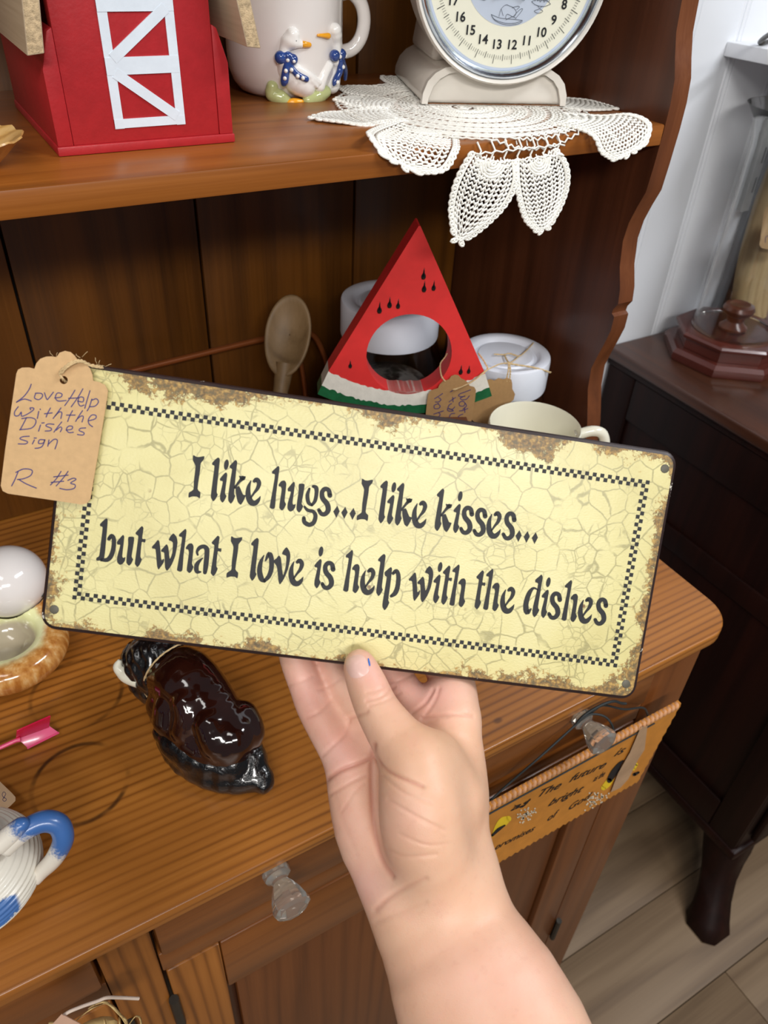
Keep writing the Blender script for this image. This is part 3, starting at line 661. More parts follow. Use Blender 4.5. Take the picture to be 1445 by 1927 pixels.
tw = [(722, 470, 0.001), (705, 430, TOFF + .001), (690, 370, TOFF + .0016), (760, 300, TOFF + .0022), (850, 245, TOFF + .002), (930, 235, TOFF + .001), (1010, 275, .0028), (1100, 290, .0015), (1115, 285, -.004), (1100, 300, -.011)]
def strands(b, pts, r, turns=1.2, n=2, k=6):
    q = smooth(pts, k)
    for s_ in range(n):
        P = []
        for i, p in enumerate(q):
            a = i * turns + s_ * 2 * math.pi / n; P.append((p[0] + r * .8 * math.cos(a), p[1] + r * .8 * math.sin(a), p[2] + r * .5 * math.cos(a + 1)))
        b.tube(P, r, 5)
strands(b, [tp(*p) for p in tw], 0.00045)
strands(b, [tp(x + 18, y + 16, o + .0006) for x, y, o in tw[2:]], 0.0004)
for x, y, dx, dy in ((640, 190, 10, -50), (900, 200, -40, -45), (930, 190, 60, -60), (1100, 270, -20, -70), (1120, 280, 10, -50), (1190, 300, 70, -30), (600, 180, -40, -60), (860, 170, 50, 30)):
    b.tube([tp(x, y, .004), tp(x + dx * .6, y + dy * .5, .005), tp(x + dx, y + dy, .004)], 0.00012, 4)
b.build('twine', M['twine'], tg)

# ------------------------------------------------------------------ the hand and forearm
def mk_skin():
    t = NT('skin'); v = t.obj()
    n1 = t.noise(v, 28, 4); n2 = t.noise(v, 260, 3)
    at = t.n('Attribute'); at.attribute_name = 'pink'
    tan = t.ramp(n1, [(0.3, srgb(222, 174, 142)), (0.7, srgb(232, 188, 158))]); pk = t.ramp(n1, [(0.3, srgb(232, 168, 154)), (0.7, srgb(238, 190, 174))])
    c = t.mix(at.outputs['Fac'], tan, pk)
    c = t.mix(t.math('MULTIPLY', t.step(n2, 0.55, 0.75), 0.12), c, srgb(196, 130, 112))
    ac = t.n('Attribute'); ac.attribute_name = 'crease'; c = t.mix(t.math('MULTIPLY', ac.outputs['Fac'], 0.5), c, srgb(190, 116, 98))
    c = t.mix(t.math('MULTIPLY', t.step(t.noise(v, 70, 3), 0.55, 0.75), 0.25), c, srgb(232, 172, 156))
    t.p(Base_Color=c, Roughness=0.46); t.b.inputs['Subsurface Weight'].default_value = 0.25
    t.b.inputs['Subsurface Radius'].default_value = (1.0, 0.35, 0.2); t.b.inputs['Subsurface Scale'].default_value = 0.004
    w1 = t.n('TexVoronoi', {'Vector': t.obj((1, 1, 1)), 'Scale': 900.0}, feature='DISTANCE_TO_EDGE').outputs[0]
    t.bump(t.math('ADD', w1, t.math('MULTIPLY', t.noise(v, 500, 3), 0.5)), 0.18, 0.0005)
    return t.m
def cl(px, py, d): return ((px - CX) / FPX * d, -(py - CY) / FPX * d, d)
def J(*L): return [(*cl(px, py, d), r / 1000) for px, py, d, r in L]
HG = [
 (J((1180, 2420, .325, 30), (1010, 1935, .358, 24), (905, 1745, .380, 18.5), (872, 1655, .388, 16.5)), 0.02),
 (J((1010, 2440, .330, 30), (848, 1940, .360, 23.5), (785, 1765, .380, 18), (770, 1690, .386, 17)), 0.02),
 (J((1100, 2430, .326, 31), (930, 1935, .357, 25), (840, 1740, .380, 17)), 0.02),
 (J((776, 1700, .386, 17.5), (700, 1590, .396, 16.5), (668, 1500, .403, 14), (655, 1440, .408, 12)), 0.018),          # little-finger side of the palm
 (J((830, 1690, .388, 17), (752, 1540, .405, 14), (712, 1440, .412, 12), (700, 1400, .416, 11)), 0.014),
 (J((868, 1670, .388, 16), (864, 1560, .398, 15.5), (862, 1450, .406, 15), (853, 1355, .415, 13.5)), 0.014),           # index side
 (J((820, 1560, .404, 14), (800, 1440, .414, 13), (790, 1370, .420, 12)), 0.014),
 (J((835, 1655, .378, 17), (800, 1570, .371, 20.5), (790, 1500, .370, 20), (778, 1432, .375, 16)), 0.012),             # ball of the thumb
 (J((850, 1500, .388, 16), (815, 1435, .386, 15)), 0.012),
 (J((782, 1440, .375, 16), (745, 1388, .380, 13.2), (712, 1338, .386, 11.2), (692, 1292, .392, 10.4), (680, 1262, .3955, 9.2), (676, 1250, .397, 8)), 0.004),  # thumb
 (J((655, 1435, .409, 12), (630, 1395, .413, 11), (592, 1332, .421, 9.8), (575, 1290, .4245, 9.2), (556, 1240, .4265, 8.8), (540, 1180, .427, 7.6)), 0.003),
 (J((702, 1395, .416, 11.5), (672, 1345, .422, 10.8), (645, 1298, .429, 9.9), (622, 1240, .433, 9), (604, 1170, .433, 7.8)), 0.003),
 (J((790, 1366, .420, 12), (765, 1310, .428, 10.6), (742, 1272, .433, 10), (716, 1220, .435, 9), (700, 1160, .434, 8)), 0.003),
 (J((856, 1352, .415, 13.5), (856, 1312, .424, 12.4), (850, 1280, .431, 12.2), (822, 1230, .438, 11), (800, 1175, .437, 9)), 0.005),
 (J((812, 1330, .421, 11), (845, 1310, .422, 12)), 0.006),
]
V, F = sdf_net(HG, 0.0014)
V = relax(V, F, 4, 0.5)
# one linear subdivision, then a second smoothing: enough points for the creases
def subdiv(V, F):
    e = np.sort(np.concatenate([F[:, [i, (i + 1) % 4]] for i in range(4)]), 1); u, inv = np.unique(e, axis=0, return_inverse=True); inv = inv.reshape(-1); m = len(F)
    mid = V[u].mean(1); cen = V[F].mean(1); n0 = len(V); n1 = n0 + len(mid)
    E4 = [n0 + inv[i * m:(i + 1) * m] for i in range(4)]; ci = n1 + np.arange(m)
    return np.concatenate([V, mid, cen]), np.concatenate([np.stack([F[:, i], E4[i], ci, E4[i - 1]], 1) for i in range(4)])
V, F = subdiv(V, F); V = relax(V, F, 3, 0.5)
def vnorm(V, F):
    n = np.cross(V[F[:, 2]] - V[F[:, 0]], V[F[:, 3]] - V[F[:, 1]]); N = np.zeros_like(V)
    for i in range(4):
        for c in range(3): N[:, c] += np.bincount(F[:, i], n[:, c], minlength=len(V))
    return N / np.maximum(np.linalg.norm(N, axis=1, keepdims=True), 1e-12)
N = vnorm(V, F)
if (N[:, 2] * (V[:, 2] - V[:, 2].mean())).sum() < 0: N = -N
PXY = np.stack([CX + FPX * V[:, 0] / V[:, 2], CY - FPX * V[:, 1] / V[:, 2]], 1)
facing = np.clip((-(N * V).sum(1) / np.linalg.norm(V, axis=1)) * 3, 0, 1)
CREASE = [  # (points in the photograph, depth mm, half-width px)
 ([(703, 1422), (722, 1445), (750, 1462), (795, 1480)], 0.9, 4.5), ([(703, 1402), (699, 1440), (700, 1490), (703, 1550), (715, 1612), (738, 1650)], 1.0, 6), ([(610, 1470), (640, 1450), (672, 1438), (704, 1424)], 1.1, 5), ([(622, 1495), (660, 1472), (698, 1455)], 0.5, 4),
 ([(607, 1422), (632, 1398), (650, 1380), (658, 1352)], 0.5, 4), ([(655, 1352), (678, 1345), (690, 1340)], 0.6, 4),
 ([(690, 1318), (715, 1312), (742, 1292)], 0.45, 3.5), ([(695, 1328), (725, 1318), (752, 1304)], 0.35, 3.5), ([(690, 1303), (712, 1298), (736, 1284)], 0.3, 3),
 ([(745, 1396), (735, 1425)], 0.0, 3), ([(720, 1460), (760, 1492), (812, 1512)], 0.35, 3.5), ([(745, 1462), (800, 1480)], 0.3, 3.5), ([(730, 1505), (790, 1540), (836, 1562)], 0.4, 3.5), ([(752, 1570), (800, 1590), (840, 1588)], 0.3, 3.5), ([(725, 1595), (760, 1612), (820, 1608)], 0.35, 4),
 ([(795, 1352), (850, 1345), (890, 1348)], 0.6, 4), ([(775, 1342), (800, 1322), (815, 1298)], 0.6, 4), ([(800, 1345), (818, 1318), (826, 1296)], 0.45, 4),
 ([(545, 1290), (566, 1283), (588, 1272)], 0.4, 4), ([(577, 1350), (600, 1340), (622, 1318)], 0.4, 4), ([(600, 1298), (622, 1290), (640, 1276)], 0.35, 4), ([(722, 1288), (748, 1282), (778, 1268)], 0.3, 3),
 ([(706, 1712), (730, 1690), (760, 1672), (800, 1655)], 0.6, 6), ([(708, 1735), (750, 1718), (800, 1700)], 0.35, 6), ([(640, 1530), (668, 1490), (695, 1470)], 0.3, 4), ([(630, 1500), (650, 1560), (672, 1610)], 0.2, 5)]
disp = np.zeros(len(V))
for pts, dep, wd in CREASE:
    q = np.array(smooth(pts, 5)); best = np.full(len(V), 1e9)
    for a, c in zip(q[:-1], q[1:]):
        d = c - a; L = d @ d + 1e-9; t = np.clip(((PXY - a) @ d) / L, 0, 1); best = np.minimum(best, np.hypot(*(PXY - a - t[:, None] * d).T))
    disp = np.maximum(disp, dep * np.exp(-(best / wd) ** 2))
V = V - N * (disp * facing)[:, None] / 1000
Bm = np.array([[RX.x, UX.x, FX.x], [RX.y, UX.y, FX.y], [RX.z, UX.z, FX.z]])
VW = V @ Bm.T + np.array(O)
ps = thing('person', 'right hand and bare forearm holding up the tin sign, thumb in front', 'person', tuple(atd(930, 1930, .357)))
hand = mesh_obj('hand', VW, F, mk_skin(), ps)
def blob(x, y, rx, ry): return np.exp(-(((PXY[:, 0] - x) / rx) ** 2 + ((PXY[:, 1] - y) / ry) ** 2))
pinkv = np.clip(.9 * blob(640, 1420, 60, 60) + .9 * blob(580, 1290, 60, 90) + .9 * blob(820, 1310, 70, 50) + .8 * blob(690, 1250, 40, 40) + .8 * blob(690, 1670, 50, 50) + .5 * blob(660, 1560, 50, 80) + .6 * blob(740, 1280, 50, 40) + .45 * blob(950, 1850, 160, 120) + .35 * blob(760, 1540, 50, 70), 0, 1)
at = hand.data.attributes.new('pink', 'FLOAT', 'POINT'); at.data.foreach_set('value', pinkv.astype(np.float32))
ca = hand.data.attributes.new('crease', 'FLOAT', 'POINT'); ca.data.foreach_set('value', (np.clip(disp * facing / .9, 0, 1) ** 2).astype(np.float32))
bvh = BVHTree.FromPolygons([tuple(p) for p in VW], [tuple(map(int, q)) for q in F])
def patch(name, cx, cy, rx, ry, tilt, off, mat, dome, lab, n=12, k=24):
    vs = []; fs = []
    for i in range(n + 1):
        for j in range(k):
            a = 2 * math.pi * j / k; rr = i / n; e = 2.6
            ca, sa = math.cos(a), math.sin(a); se = lambda c: math.copysign(abs(c) ** (2 / e), c)
            x, y = rx * rr * se(ca), ry * rr * se(sa); px = cx + x * math.cos(tilt) - y * math.sin(tilt); py = cy + x * math.sin(tilt) + y * math.cos(tilt)
            d = ray(px, py).normalized(); h = bvh.ray_cast(O, d, 1.0)
            p = h[0] if h[0] else O + d * 0.45
            vs.append(p - d * (off + dome * (1 - rr ** 4)))
    for i in range(n):
        for j in range(k): fs.append((i * k + j, i * k + (j + 1) % k, (i + 1) * k + (j + 1) % k, (i + 1) * k + j))
    b = MB(); b.add(vs, fs); o = b.build(name, mat, ps, world=True, angle=180); props(o, lab); return o
M['nail'] = plain('thumbnail', srgb(232, 190, 178), 0.25, var=0.04, nscale=200, coat=0.3)
M['pinknail'] = plain('nail_tip', srgb(240, 222, 208), 0.3, var=0.03)
M['inkblue'] = plain('blue_ink', srgb(44, 104, 190), 0.4)
patch('thumbnail', 672, 1254, 22, 23, -0.35, -0.0001, M['nail'], 0.0006, 'short pale thumbnail')
patch('ink_mark', 694.5, 1246, 1.7, 8, -0.2, 0.0002, M['inkblue'], 0.0001, 'small blue ink mark by the thumbnail', 3, 10)

# ------------------------------------------------------------------ painted barn on the shelf
SZ = 1.2852
bn = thing('toy_barn', 'small red wooden barn with white crossed door and raw wood roof, on the shelf', 'barn', (0.145, 0.62, SZ))
bx0, bx1, by0, by1 = 0.087, 0.204, 0.548, 0.698; h0 = 1.2907
MB().box((bx0, by0 - 0.001, SZ), (bx1, by1, h0)).build('base_board', M['barnred'], bn, world=True, bevel=0.0008)
MB().box((bx0 + 0.0105, by0 + 0.0006, h0), (bx1 - 0.0105, by0 + 0.0115, 1.43)).build('front_panel', M['barnred'], bn, world=True, bevel=0.0006)
MB().box((bx0 + 0.0105, by1 - 0.012, h0), (bx1 - 0.0105, by1 - 0.001, 1.43)).build('rear_panel', M['barnred'], bn, world=True, bevel=0.0006)
for x0, sgn in ((bx0 + 0.0008, 1), (bx1 - 0.0008, -1)):
    b = MB(); poly = [(0, h0), (0, 1.333), (0.0062, 1.3525), (0.0095, 1.3545), (0.0095, h0)]
    b.prism(poly, lambda a, c, d: (x0 + sgn * a, d, c), by0, by1 - 0.0005); b.build('side_board', M['barnred'], bn, world=True, bevel=0.0006)
# gambrel roof: two steep boards that show, two upper ones above
for sgn, xb, xt in ((-1, bx0 - 0.0035, bx0 + 0.0065), (1, bx1 + 0.010, bx1 - 0.008)):
    ox = 0.0095 * sgn; zb, zt = 1.343, 1.43
    poly = [(xb - ox * .45, zb + 0.001), (xb + ox * .55, zb), (xt + ox * .55, zt), (xt - ox * .45, zt)]
    b = MB(); b.prism(poly, lambda a, c, d: (a, d, c), by0 - 0.018, by1 + 0.012)
    for i, f_ in enumerate(b.f): b.mi[i] = 1 if i < 2 else 0
    b.build('roof_board', [M['rawwood'], M['endgrain']], bn, world=True, bevel=0.0006)
    poly = [(xt - ox * .45, zt + .0005), (xt + ox * .55, zt + 0.0005), ((bx0 + bx1) / 2, 1.488), ((bx0 + bx1) / 2, 1.478)]
    b = MB(); b.prism(poly, lambda a, c, d: (a, d, c), by0 - 0.016, by1 + 0.012); b.build('roof_board', M['rawwood'], bn, world=True)
b = MB(); dy = by0 + 0.0001; QN = [0]
def bf(x, z): return (x, dy, z)
dx0, dx1, dz0, dz1, tk = 0.1245, 0.1705, 1.2985, 1.372, 0.0058
def quad(p, q, w_):
    (x0, z0), (x1, z1) = p, q; l = math.hypot(x1 - x0, z1 - z0); nx_, nz_ = -(z1 - z0) / l * w_ / 2, (x1 - x0) / l * w_ / 2
    b.prism([(x0 + nx_, z0 + nz_), (x1 + nx_, z1 + nz_), (x1 - nx_, z1 - nz_), (x0 - nx_, z0 - nz_)], lambda a, c, d: (a, d, c), by0 - 0.0001 - 0.00006 * QN[0], by0 + 0.001); QN[0] += 1
zm = 1.3335
quad((dx0 + tk / 2, dz0), (dx0 + tk / 2, 1.428), tk); quad((dx1 - tk / 2, dz0), (dx1 - tk / 2, 1.428), tk); quad((dx0, dz0 + tk / 2), (dx1, dz0 + tk / 2), tk * .9)
quad((dx0, zm), (dx1, zm), 0.0095); quad((dx0, 1.3655), (dx1, 1.3655), 0.0075)
quad((dx0 + .005, zm - .0035), (dx1 - .005, dz0 + .0052), 0.0062); quad((dx0 + .005, zm + .0040), (dx1 - .005, 1.3635), 0.0062)
quad((dx0, 1.40), (dx1, 1.40), 0.0075)
props(b.build('barn_door', M['doorwhite'], bn, world=True, shade=False), 'pale white crossed barn door')

# ------------------------------------------------------------------ goose mug
mc = Vector((0.3125, 0.703, SZ)); mr = 0.0495
mg = thing('goose_mug', 'large white ceramic mug with two raised geese in blue bows, on the shelf', 'mug', mc)
b = MB(); b.lathe([(0, .0005), (.030, .0005), (.036, 0), (.041, .003), (.0455, .009), (.0485, .018), (.0495, .03), (.0495, .06), (.0492, .092), (.0498, .097), (.0485, .0985), (.0466, .096), (.0462, .06), (.0455, .02), (.038, .008), (0, .006)], (0, 0, 0), 64)
b.build('body', M['ceram'], mg, angle=60)
b = MB(); ha = math.radians(-12); hd = Vector((math.cos(ha), math.sin(ha), 0))
b.tube(smooth([tuple(hd * r_ + Vector((0, 0, z))) for r_, z in ((.047, .072), (.058, .0735), (.067, .066), (.0705, .054), (.068, .041), (.060, .032), (.047, .029))], 5), [.0058] * 31, 12)
b.build('handle', M['ceram'], mg, angle=80)
# geese are laid on the mug wall: (s, z) = arc position and height, facing the room
phi0 = math.atan2(-0.64, -0.245)
def wall(s_, z, d): a = phi0 + s_ / mr; return (math.cos(a) * (mr + d), math.sin(a) * (mr + d), z)
def mugz(px, py):                                                     # where a pixel falls on the mug wall
    d = ray(px, py); e = O - mc; A = d.x ** 2 + d.y ** 2; B = e.x * d.x + e.y * d.y; C_ = e.x ** 2 + e.y ** 2 - mr ** 2
    dis = B * B - A * C_
    t = (-B - math.sqrt(max(dis, 0))) / A; p = e + d * t; return ((math.atan2(p.y, p.x) - phi0 + math.pi) % (2 * math.pi) - math.pi) * mr, p.z
def GP(*L):
    o = []
    for x, y, d, r_ in L: s_, z = mugz(400 + x / 4.25, y / 4.25); o.append((*wall(s_, z, d / 1000), r_ / 1000))
    return o
def relief(name, groups, mat, lab=None, parent=None):
    V_, F_ = sdf_net(groups, 0.0006); V_ = relax(V_, F_, 2); o = mesh_obj(name, V_, F_, mat, parent or mg, world=False)
    return props(o, lab) if lab else o
g1 = relief('goose', [(GP((640, 275, 1, 5.5), (625, 320, 1, 5.5)), .003), (GP((660, 340, 1, 4), (705, 352, 1, 2.6)), .003), (GP((590, 330, 0, 4.5), (575, 400, 0, 4.5), (570, 480, 0, 6)), .004),
   (GP((590, 560, -4.5, 8), (680, 640, -7, 11.5), (760, 690, -7, 10)), .004), (GP((670, 545, 1, 3.6), (760, 600, 1, 3.6), (850, 660, 0, 2.6)), .002), (GP((740, 630, 2, 2), (790, 680, 1, 1.6)), .001), (GP((780, 640, 2, 2), (830, 690, 1, 1.5)), .001)], M['goose'], 'left white goose looking right')
g2 = relief('goose', [(GP((970, 240, 1, 5.5), (975, 265, 1, 5)), .003), (GP((985, 300, 0, 4.2), (990, 390, 0, 4.2), (985, 480, 0, 5)), .004), (GP((935, 520, -1, 4), (895, 610, -2, 4.5), (870, 690, -3.5, 5.5)), .004),
   (GP((1000, 560, -3.5, 6.5), (990, 680, -5, 7.5)), .004)], M['goose'], 'right white goose looking left')
b1 = relief('beak', [(GP((725, 352, 1.4, 2.6), (768, 357, 1.2, 2)), .001)], M['orange'], 'orange beak', g1)
relief('beak', [(GP((915, 285, 1.4, 2.3), (835, 280, 1.2, 1.1)), .001)], M['orange'], 'orange beak', g2)
relief('eye', [(GP((658, 318, 5.5, .9)), 0)], M['ink'], 'black eye', g1); relief('eye', [(GP((981, 243, 5.4, .9)), 0)], M['ink'], 'black eye', g2)
for gg, L in ((g1, [(545, 455, 3, 4), (600, 445, 3.5, 3), (640, 470, 3, 3.2)]), (g2, [(950, 440, 3.4, 3.6), (1000, 430, 3.4, 3.4), (1020, 440, 2.6, 2.6)])):
    rb = [(GP((q[0], q[1], q[2], q[3] * 1.25)), .0015) for q in L]
    if gg is g1: rb += [(GP((595, 490, 4, 2.6), (585, 560, 4, 3.2), (575, 640, 3.4, 3.4), (565, 675, 3, 1.4)), .001), (GP((610, 510, 4, 2.2), (665, 585, 4.4, 2.6), (735, 625, 4.4, 2.4)), .001)]
    else: rb += [(GP((985, 480, 4, 2.6), (985, 560, 4, 2.8), (955, 640, 3.4, 2.6), (945, 675, 3, 1.2)), .001), (GP((1010, 480, 3.4, 2.2), (1035, 560, 3, 2), (1040, 630, 2.6, 1.6)), .001)]
    bw = relief('bow', rb, M['blue'], 'blue bow with white dots', gg)
    dots = ((548, 460, 6.2), (598, 470, 5.8), (642, 478, 5.6), (585, 555, 6.8), (578, 615, 6.4), (668, 597, 6.6), (705, 612, 6.6), (625, 548, 6.2)) if gg is g1 else ((965, 445, 6.6), (1005, 440, 6.4), (988, 528, 6.6), (955, 650, 5.8))
    for x, y, d in dots: relief('dot', [(GP((x, y, d, 1.25)), 0)], M['goose'], None, gg) if False else None
    bb = MB()
    for x, y, d in dots: bb.ball(GP((x, y, d + .1, 1))[0][:3], 0.0017, None, 8, 5)
    props(bb.build('dots', M['goose'], gg, angle=180), 'white dots on the bow')
for L in ([(470, 700, -3, 5), (470, 760, -4, 6), (540, 790, -4, 6), (600, 820, -5, 4)], [(930, 740, -4, 5), (860, 780, -4, 6), (780, 810, -4, 5)]):
    relief('leaf', [(GP(*L), .003)], M['green'], 'pale green leaf relief')
relief('goose_feet', [(GP((600, 830, -2.5, 2.6), (650, 822, -2.5, 3.2), (715, 822, -2.5, 2.4)), .002)], M['orange'], 'orange feet')

# ------------------------------------------------------------------ kitchen scale
SR = Vector((0.937, -0.35, 0)).normalized(); SF = Vector((-0.35, -0.937, 0)).normalized()
DZ = SZ + 0.0028
KM = Matrix((SR, -SF, Vector((0, 0, 1)))).transposed().to_4x4(); KM.translation = Vector((0.4525, 0.5835, DZ)) - SF * 0.07
ks = thing('kitchen_scale', 'old white enamel kitchen scale with round numbered dial, standing on lace doily', 'scale', mat=KM)
# local frame: x right, y into the shelf, front of the base at y = -0.07
b = MB(); arch = [(-.063, 0), (-.0625, .008), (-.059, .0165), (-.053, .0225), (-.045, .0265), (-.036, .0275), (.036, .0275), (.045, .0265), (.053, .0225), (.059, .0165), (.0625, .008), (.063, 0)]
b.prism(arch, lambda a, c, d: (a, d, c), -.066, .066); b.build('base', M['enamel'], ks, bevel=0.003, seg=3)
b = MB(); q = [(x * 1.01, z * 1.03) for x, z in arch]; inn = [(x * .93, max(z - .0035, 0)) for x, z in arch]; n = len(arch)
vs = [(x, -.0705, z) for x, z in q] + [(x, -.0705, z) for x, z in inn] + [(x, -.064, z) for x, z in q] + [(x, -.0672, z) for x, z in inn]
fs = []
for i in range(n - 1): fs += [(i, i + 1, n + i + 1, n + i), (i, i + 1, 2 * n + i + 1, 2 * n + i), (n + i, n + i + 1, 3 * n + i + 1, 3 * n + i)]
b.add(vs, fs); b.build('front_lip', M['enamel'], ks, angle=60)
b = MB(); b.tube([(-.0615, -.0695, .0004), (.0615, -.0695, .0004)], .0005, 6); b.tube([(x * .945, -.0676, max(z - .003, 0.001)) for x, z in arch], .00045, 5); props(b.build('rust_seam', plain('rust_seam', srgb(120, 76, 40), 0.8, var=0.4, nscale=300), ks), 'brown rusty seam')
b = MB(); body = [(-.05, .026), (-.046, .05), (-.038, .075), (-.034, .17), (.034, .17), (.038, .075), (.046, .05), (.05, .026)]
b.prism(body, lambda a, c, d: (a, d, c), -.035, .06); b.build('housing', M['enamel'], ks, bevel=0.006, seg=3)
DC = (0, -.0795, .0953); RM = Matrix.Rotation(math.radians(90), 4, 'X')   # lathe axis -> -y (towards the room)
b = MB(); b.lathe([(.0, -.05), (.070, -.05), (.0755, -.045), (.0765, -.01), (.0785, -.004), (.0786, 0), (.0772, .0028), (.0752, .0018), (.0742, -.002)], DC, 72, RM); b.build('rim', M['enamel'], ks, angle=50)
b = MB(); b.lathe([(.0745, -.003), (.0738, .0016), (.0722, .0026), (.0706, .0012), (.0688, -.0012), (.0682, -.003)], DC, 72, RM); props(b.build('bezel', M['chrome'], ks, angle=70), 'worn chrome bezel ring')
b = MB(); b.lathe([(0, -.0032), (.0684, -.0032)], DC, 72, RM); df = b.build('dial_face', M['dial'], ks, shade=False)
b = MB(); b.lathe([(.0665, -.00305), (.0684, -.00305)], DC, 72, RM); b.lathe([(0.0, -.00305), (.0375, -.00305)], DC, 60, RM); props(b.build('dial_center', M['dialblue'], df, shade=False), 'pale blue dial centre')
b = MB(); b.lathe([(0.0, -.0029), (.019, -.0029)], DC, 40, RM); b.build('dial_hub', M['dial'], df, shade=False)
def dp(x, z, o=0.0): return (DC[0] + x, DC[1] + .0028 - o, DC[2] + z)
b = MB(); U1 = 2 * math.pi / 25
for i in range(25 * 16):
    a = -math.pi / 2 - (i / 16 - 12.5) * U1
    L_ = .0066 if i % 16 == 0 else (.0052 if i % 8 == 0 else (.0034 if i % 2 == 0 else 0)); w_ = .00022 if i % 8 == 0 else .00013
    if i % 16 == 0: r0, r1 = .0575, .0640
    elif i % 8 == 0: r0, r1 = .0568, .0615
    elif i % 2 == 0: r0, r1 = .0578, .0606
    else: continue
    c_, s_ = math.cos(a), math.sin(a)
    b.add([dp(c_ * r0 - s_ * w_, s_ * r0 + c_ * w_, .0001), dp(c_ * r1 - s_ * w_, s_ * r1 + c_ * w_, .0001), dp(c_ * r1 + s_ * w_, s_ * r1 - c_ * w_, .0001), dp(c_ * r0 + s_ * w_, s_ * r0 - c_ * w_, .0001)], [(0, 1, 2, 3)])
b.build('tick_marks', M['ink'], df, shade=False, recalc=False)
def text_mesh(name, txt, size, fn, mat, parent, bold=0.0, align='CENTER', world=False, shear=0.0):
    cu = D.curves.new('t', 'FONT'); cu.body = txt; cu.size = 1.0; cu.align_x = align; cu.align_y = 'CENTER'; cu.offset = bold; cu.resolution_u = 3; cu.shear = shear
    o = D.objects.new('t', cu); COL.objects.link(o); bpy.context.view_layer.update()
    me = bpy.data.meshes.new_from_object(o.evaluated_get(bpy.context.evaluated_depsgraph_get())); D.objects.remove(o)
    vs = [fn(v.co.x * size, v.co.y * size) for v in me.vertices]; fs = [tuple(p.vertices) for p in me.polygons]
    b = MB(); b.add(vs, fs); o = b.build(name, mat, parent, shade=False, recalc=False, world=world); D.meshes.remove(me); return o
for k_ in range(7, 19):
    a = -math.pi / 2 - (k_ - 12.5) * U1; x, z = math.cos(a) * .0505, math.sin(a) * .0505
    text_mesh('number', str(k_), .0092, lambda u, v_: dp(x + u, z + v_, .00012), M['ink'], df, 0.022)
b = MB()
def ln(pts, w_=.00035): b.ribbon([(x, z, w_) for x, z in pts], lambda x, z: dp(x, z, .00012))
# line drawings round the centre: roast bird, cake on a stand, tray of rolls
tk_ = lambda L: [((x - 655) / 1445 * 370 / 2330, -(y - 175) / 1445 * 370 / 2330 - .0285) for x, y in L]
for L in ([(530, 185), (560, 215), (640, 235), (720, 232), (770, 215)], [(530, 185), (600, 205), (700, 210), (770, 215)], [(535, 195), (570, 225), (650, 246), (730, 240), (770, 222)], [(590, 195), (600, 150), (630, 125), (660, 130), (690, 140), (715, 165), (700, 195), (650, 180), (640, 205)], [(680, 140), (720, 130), (735, 135), (715, 150)], [(700, 190), (740, 150), (760, 145), (750, 165), (720, 200)], [(600, 150), (620, 190)], [(645, 215), (690, 195), (720, 205)]): ln(tk_(L))
for L in ([(820, 100), (860, 120), (920, 125), (965, 110)], [(820, 100), (850, 88), (930, 90), (965, 110)], [(845, 95), (845, 60), (880, 45), (930, 48), (955, 65), (950, 98)], [(845, 65), (900, 75), (955, 68)], [(860, 75), (865, 95), (875, 80), (885, 100), (900, 80), (915, 100), (925, 80), (940, 95)], [(870, 122), (885, 140), (850, 155), (880, 168), (915, 155), (890, 140), (905, 124)]): ln(tk_(L))
for L in ([(365, 0), (400, 60), (440, 95), (475, 100), (492, 70), (485, 20), (470, 0)], [(375, 0), (410, 55), (445, 85), (470, 88)], [(415, 55), (430, 35), (450, 45), (440, 70), (420, 65)], [(450, 45), (470, 45), (475, 70), (450, 75)], [(400, 10), (440, 15), (470, 5)]): ln(tk_(L))
props(b.build('food_drawings', M['linegrey'], df, shade=False, recalc=False), 'thin grey drawings of roast, cake and rolls')
b = MB(); b.lathe([(0, .004), (.007, .004), (.0085, .002), (.009, -.001), (.009, -.003)], DC, 30, RM)
b.prism([(-.0075, -.006), (-.0115, -.019), (-.007, -.0165), (0, -.015), (.007, -.0165), (.0118, -.0195), (.0075, -.006)], lambda a, c, d: dp(a, c, d), .0005, .002)
b.prism([(-.0012, .006), (-.0005, .055), (.0005, .055), (.0012, .006)], lambda a, c, d: dp(a, c, d), .0005, .0012)
props(b.build('pointer', M['gloss_black'], ks), 'black pointer')
b = MB(); b.lathe([(0, .1735), (.05, .1735), (.0525, .1755), (.05, .1775), (0, .1775)], (0, .012, 0), 40); b.lathe([(.01, .17), (.01, .1735)], (0, .012, 0), 16); b.build('tray_support', M['enamel'], ks)

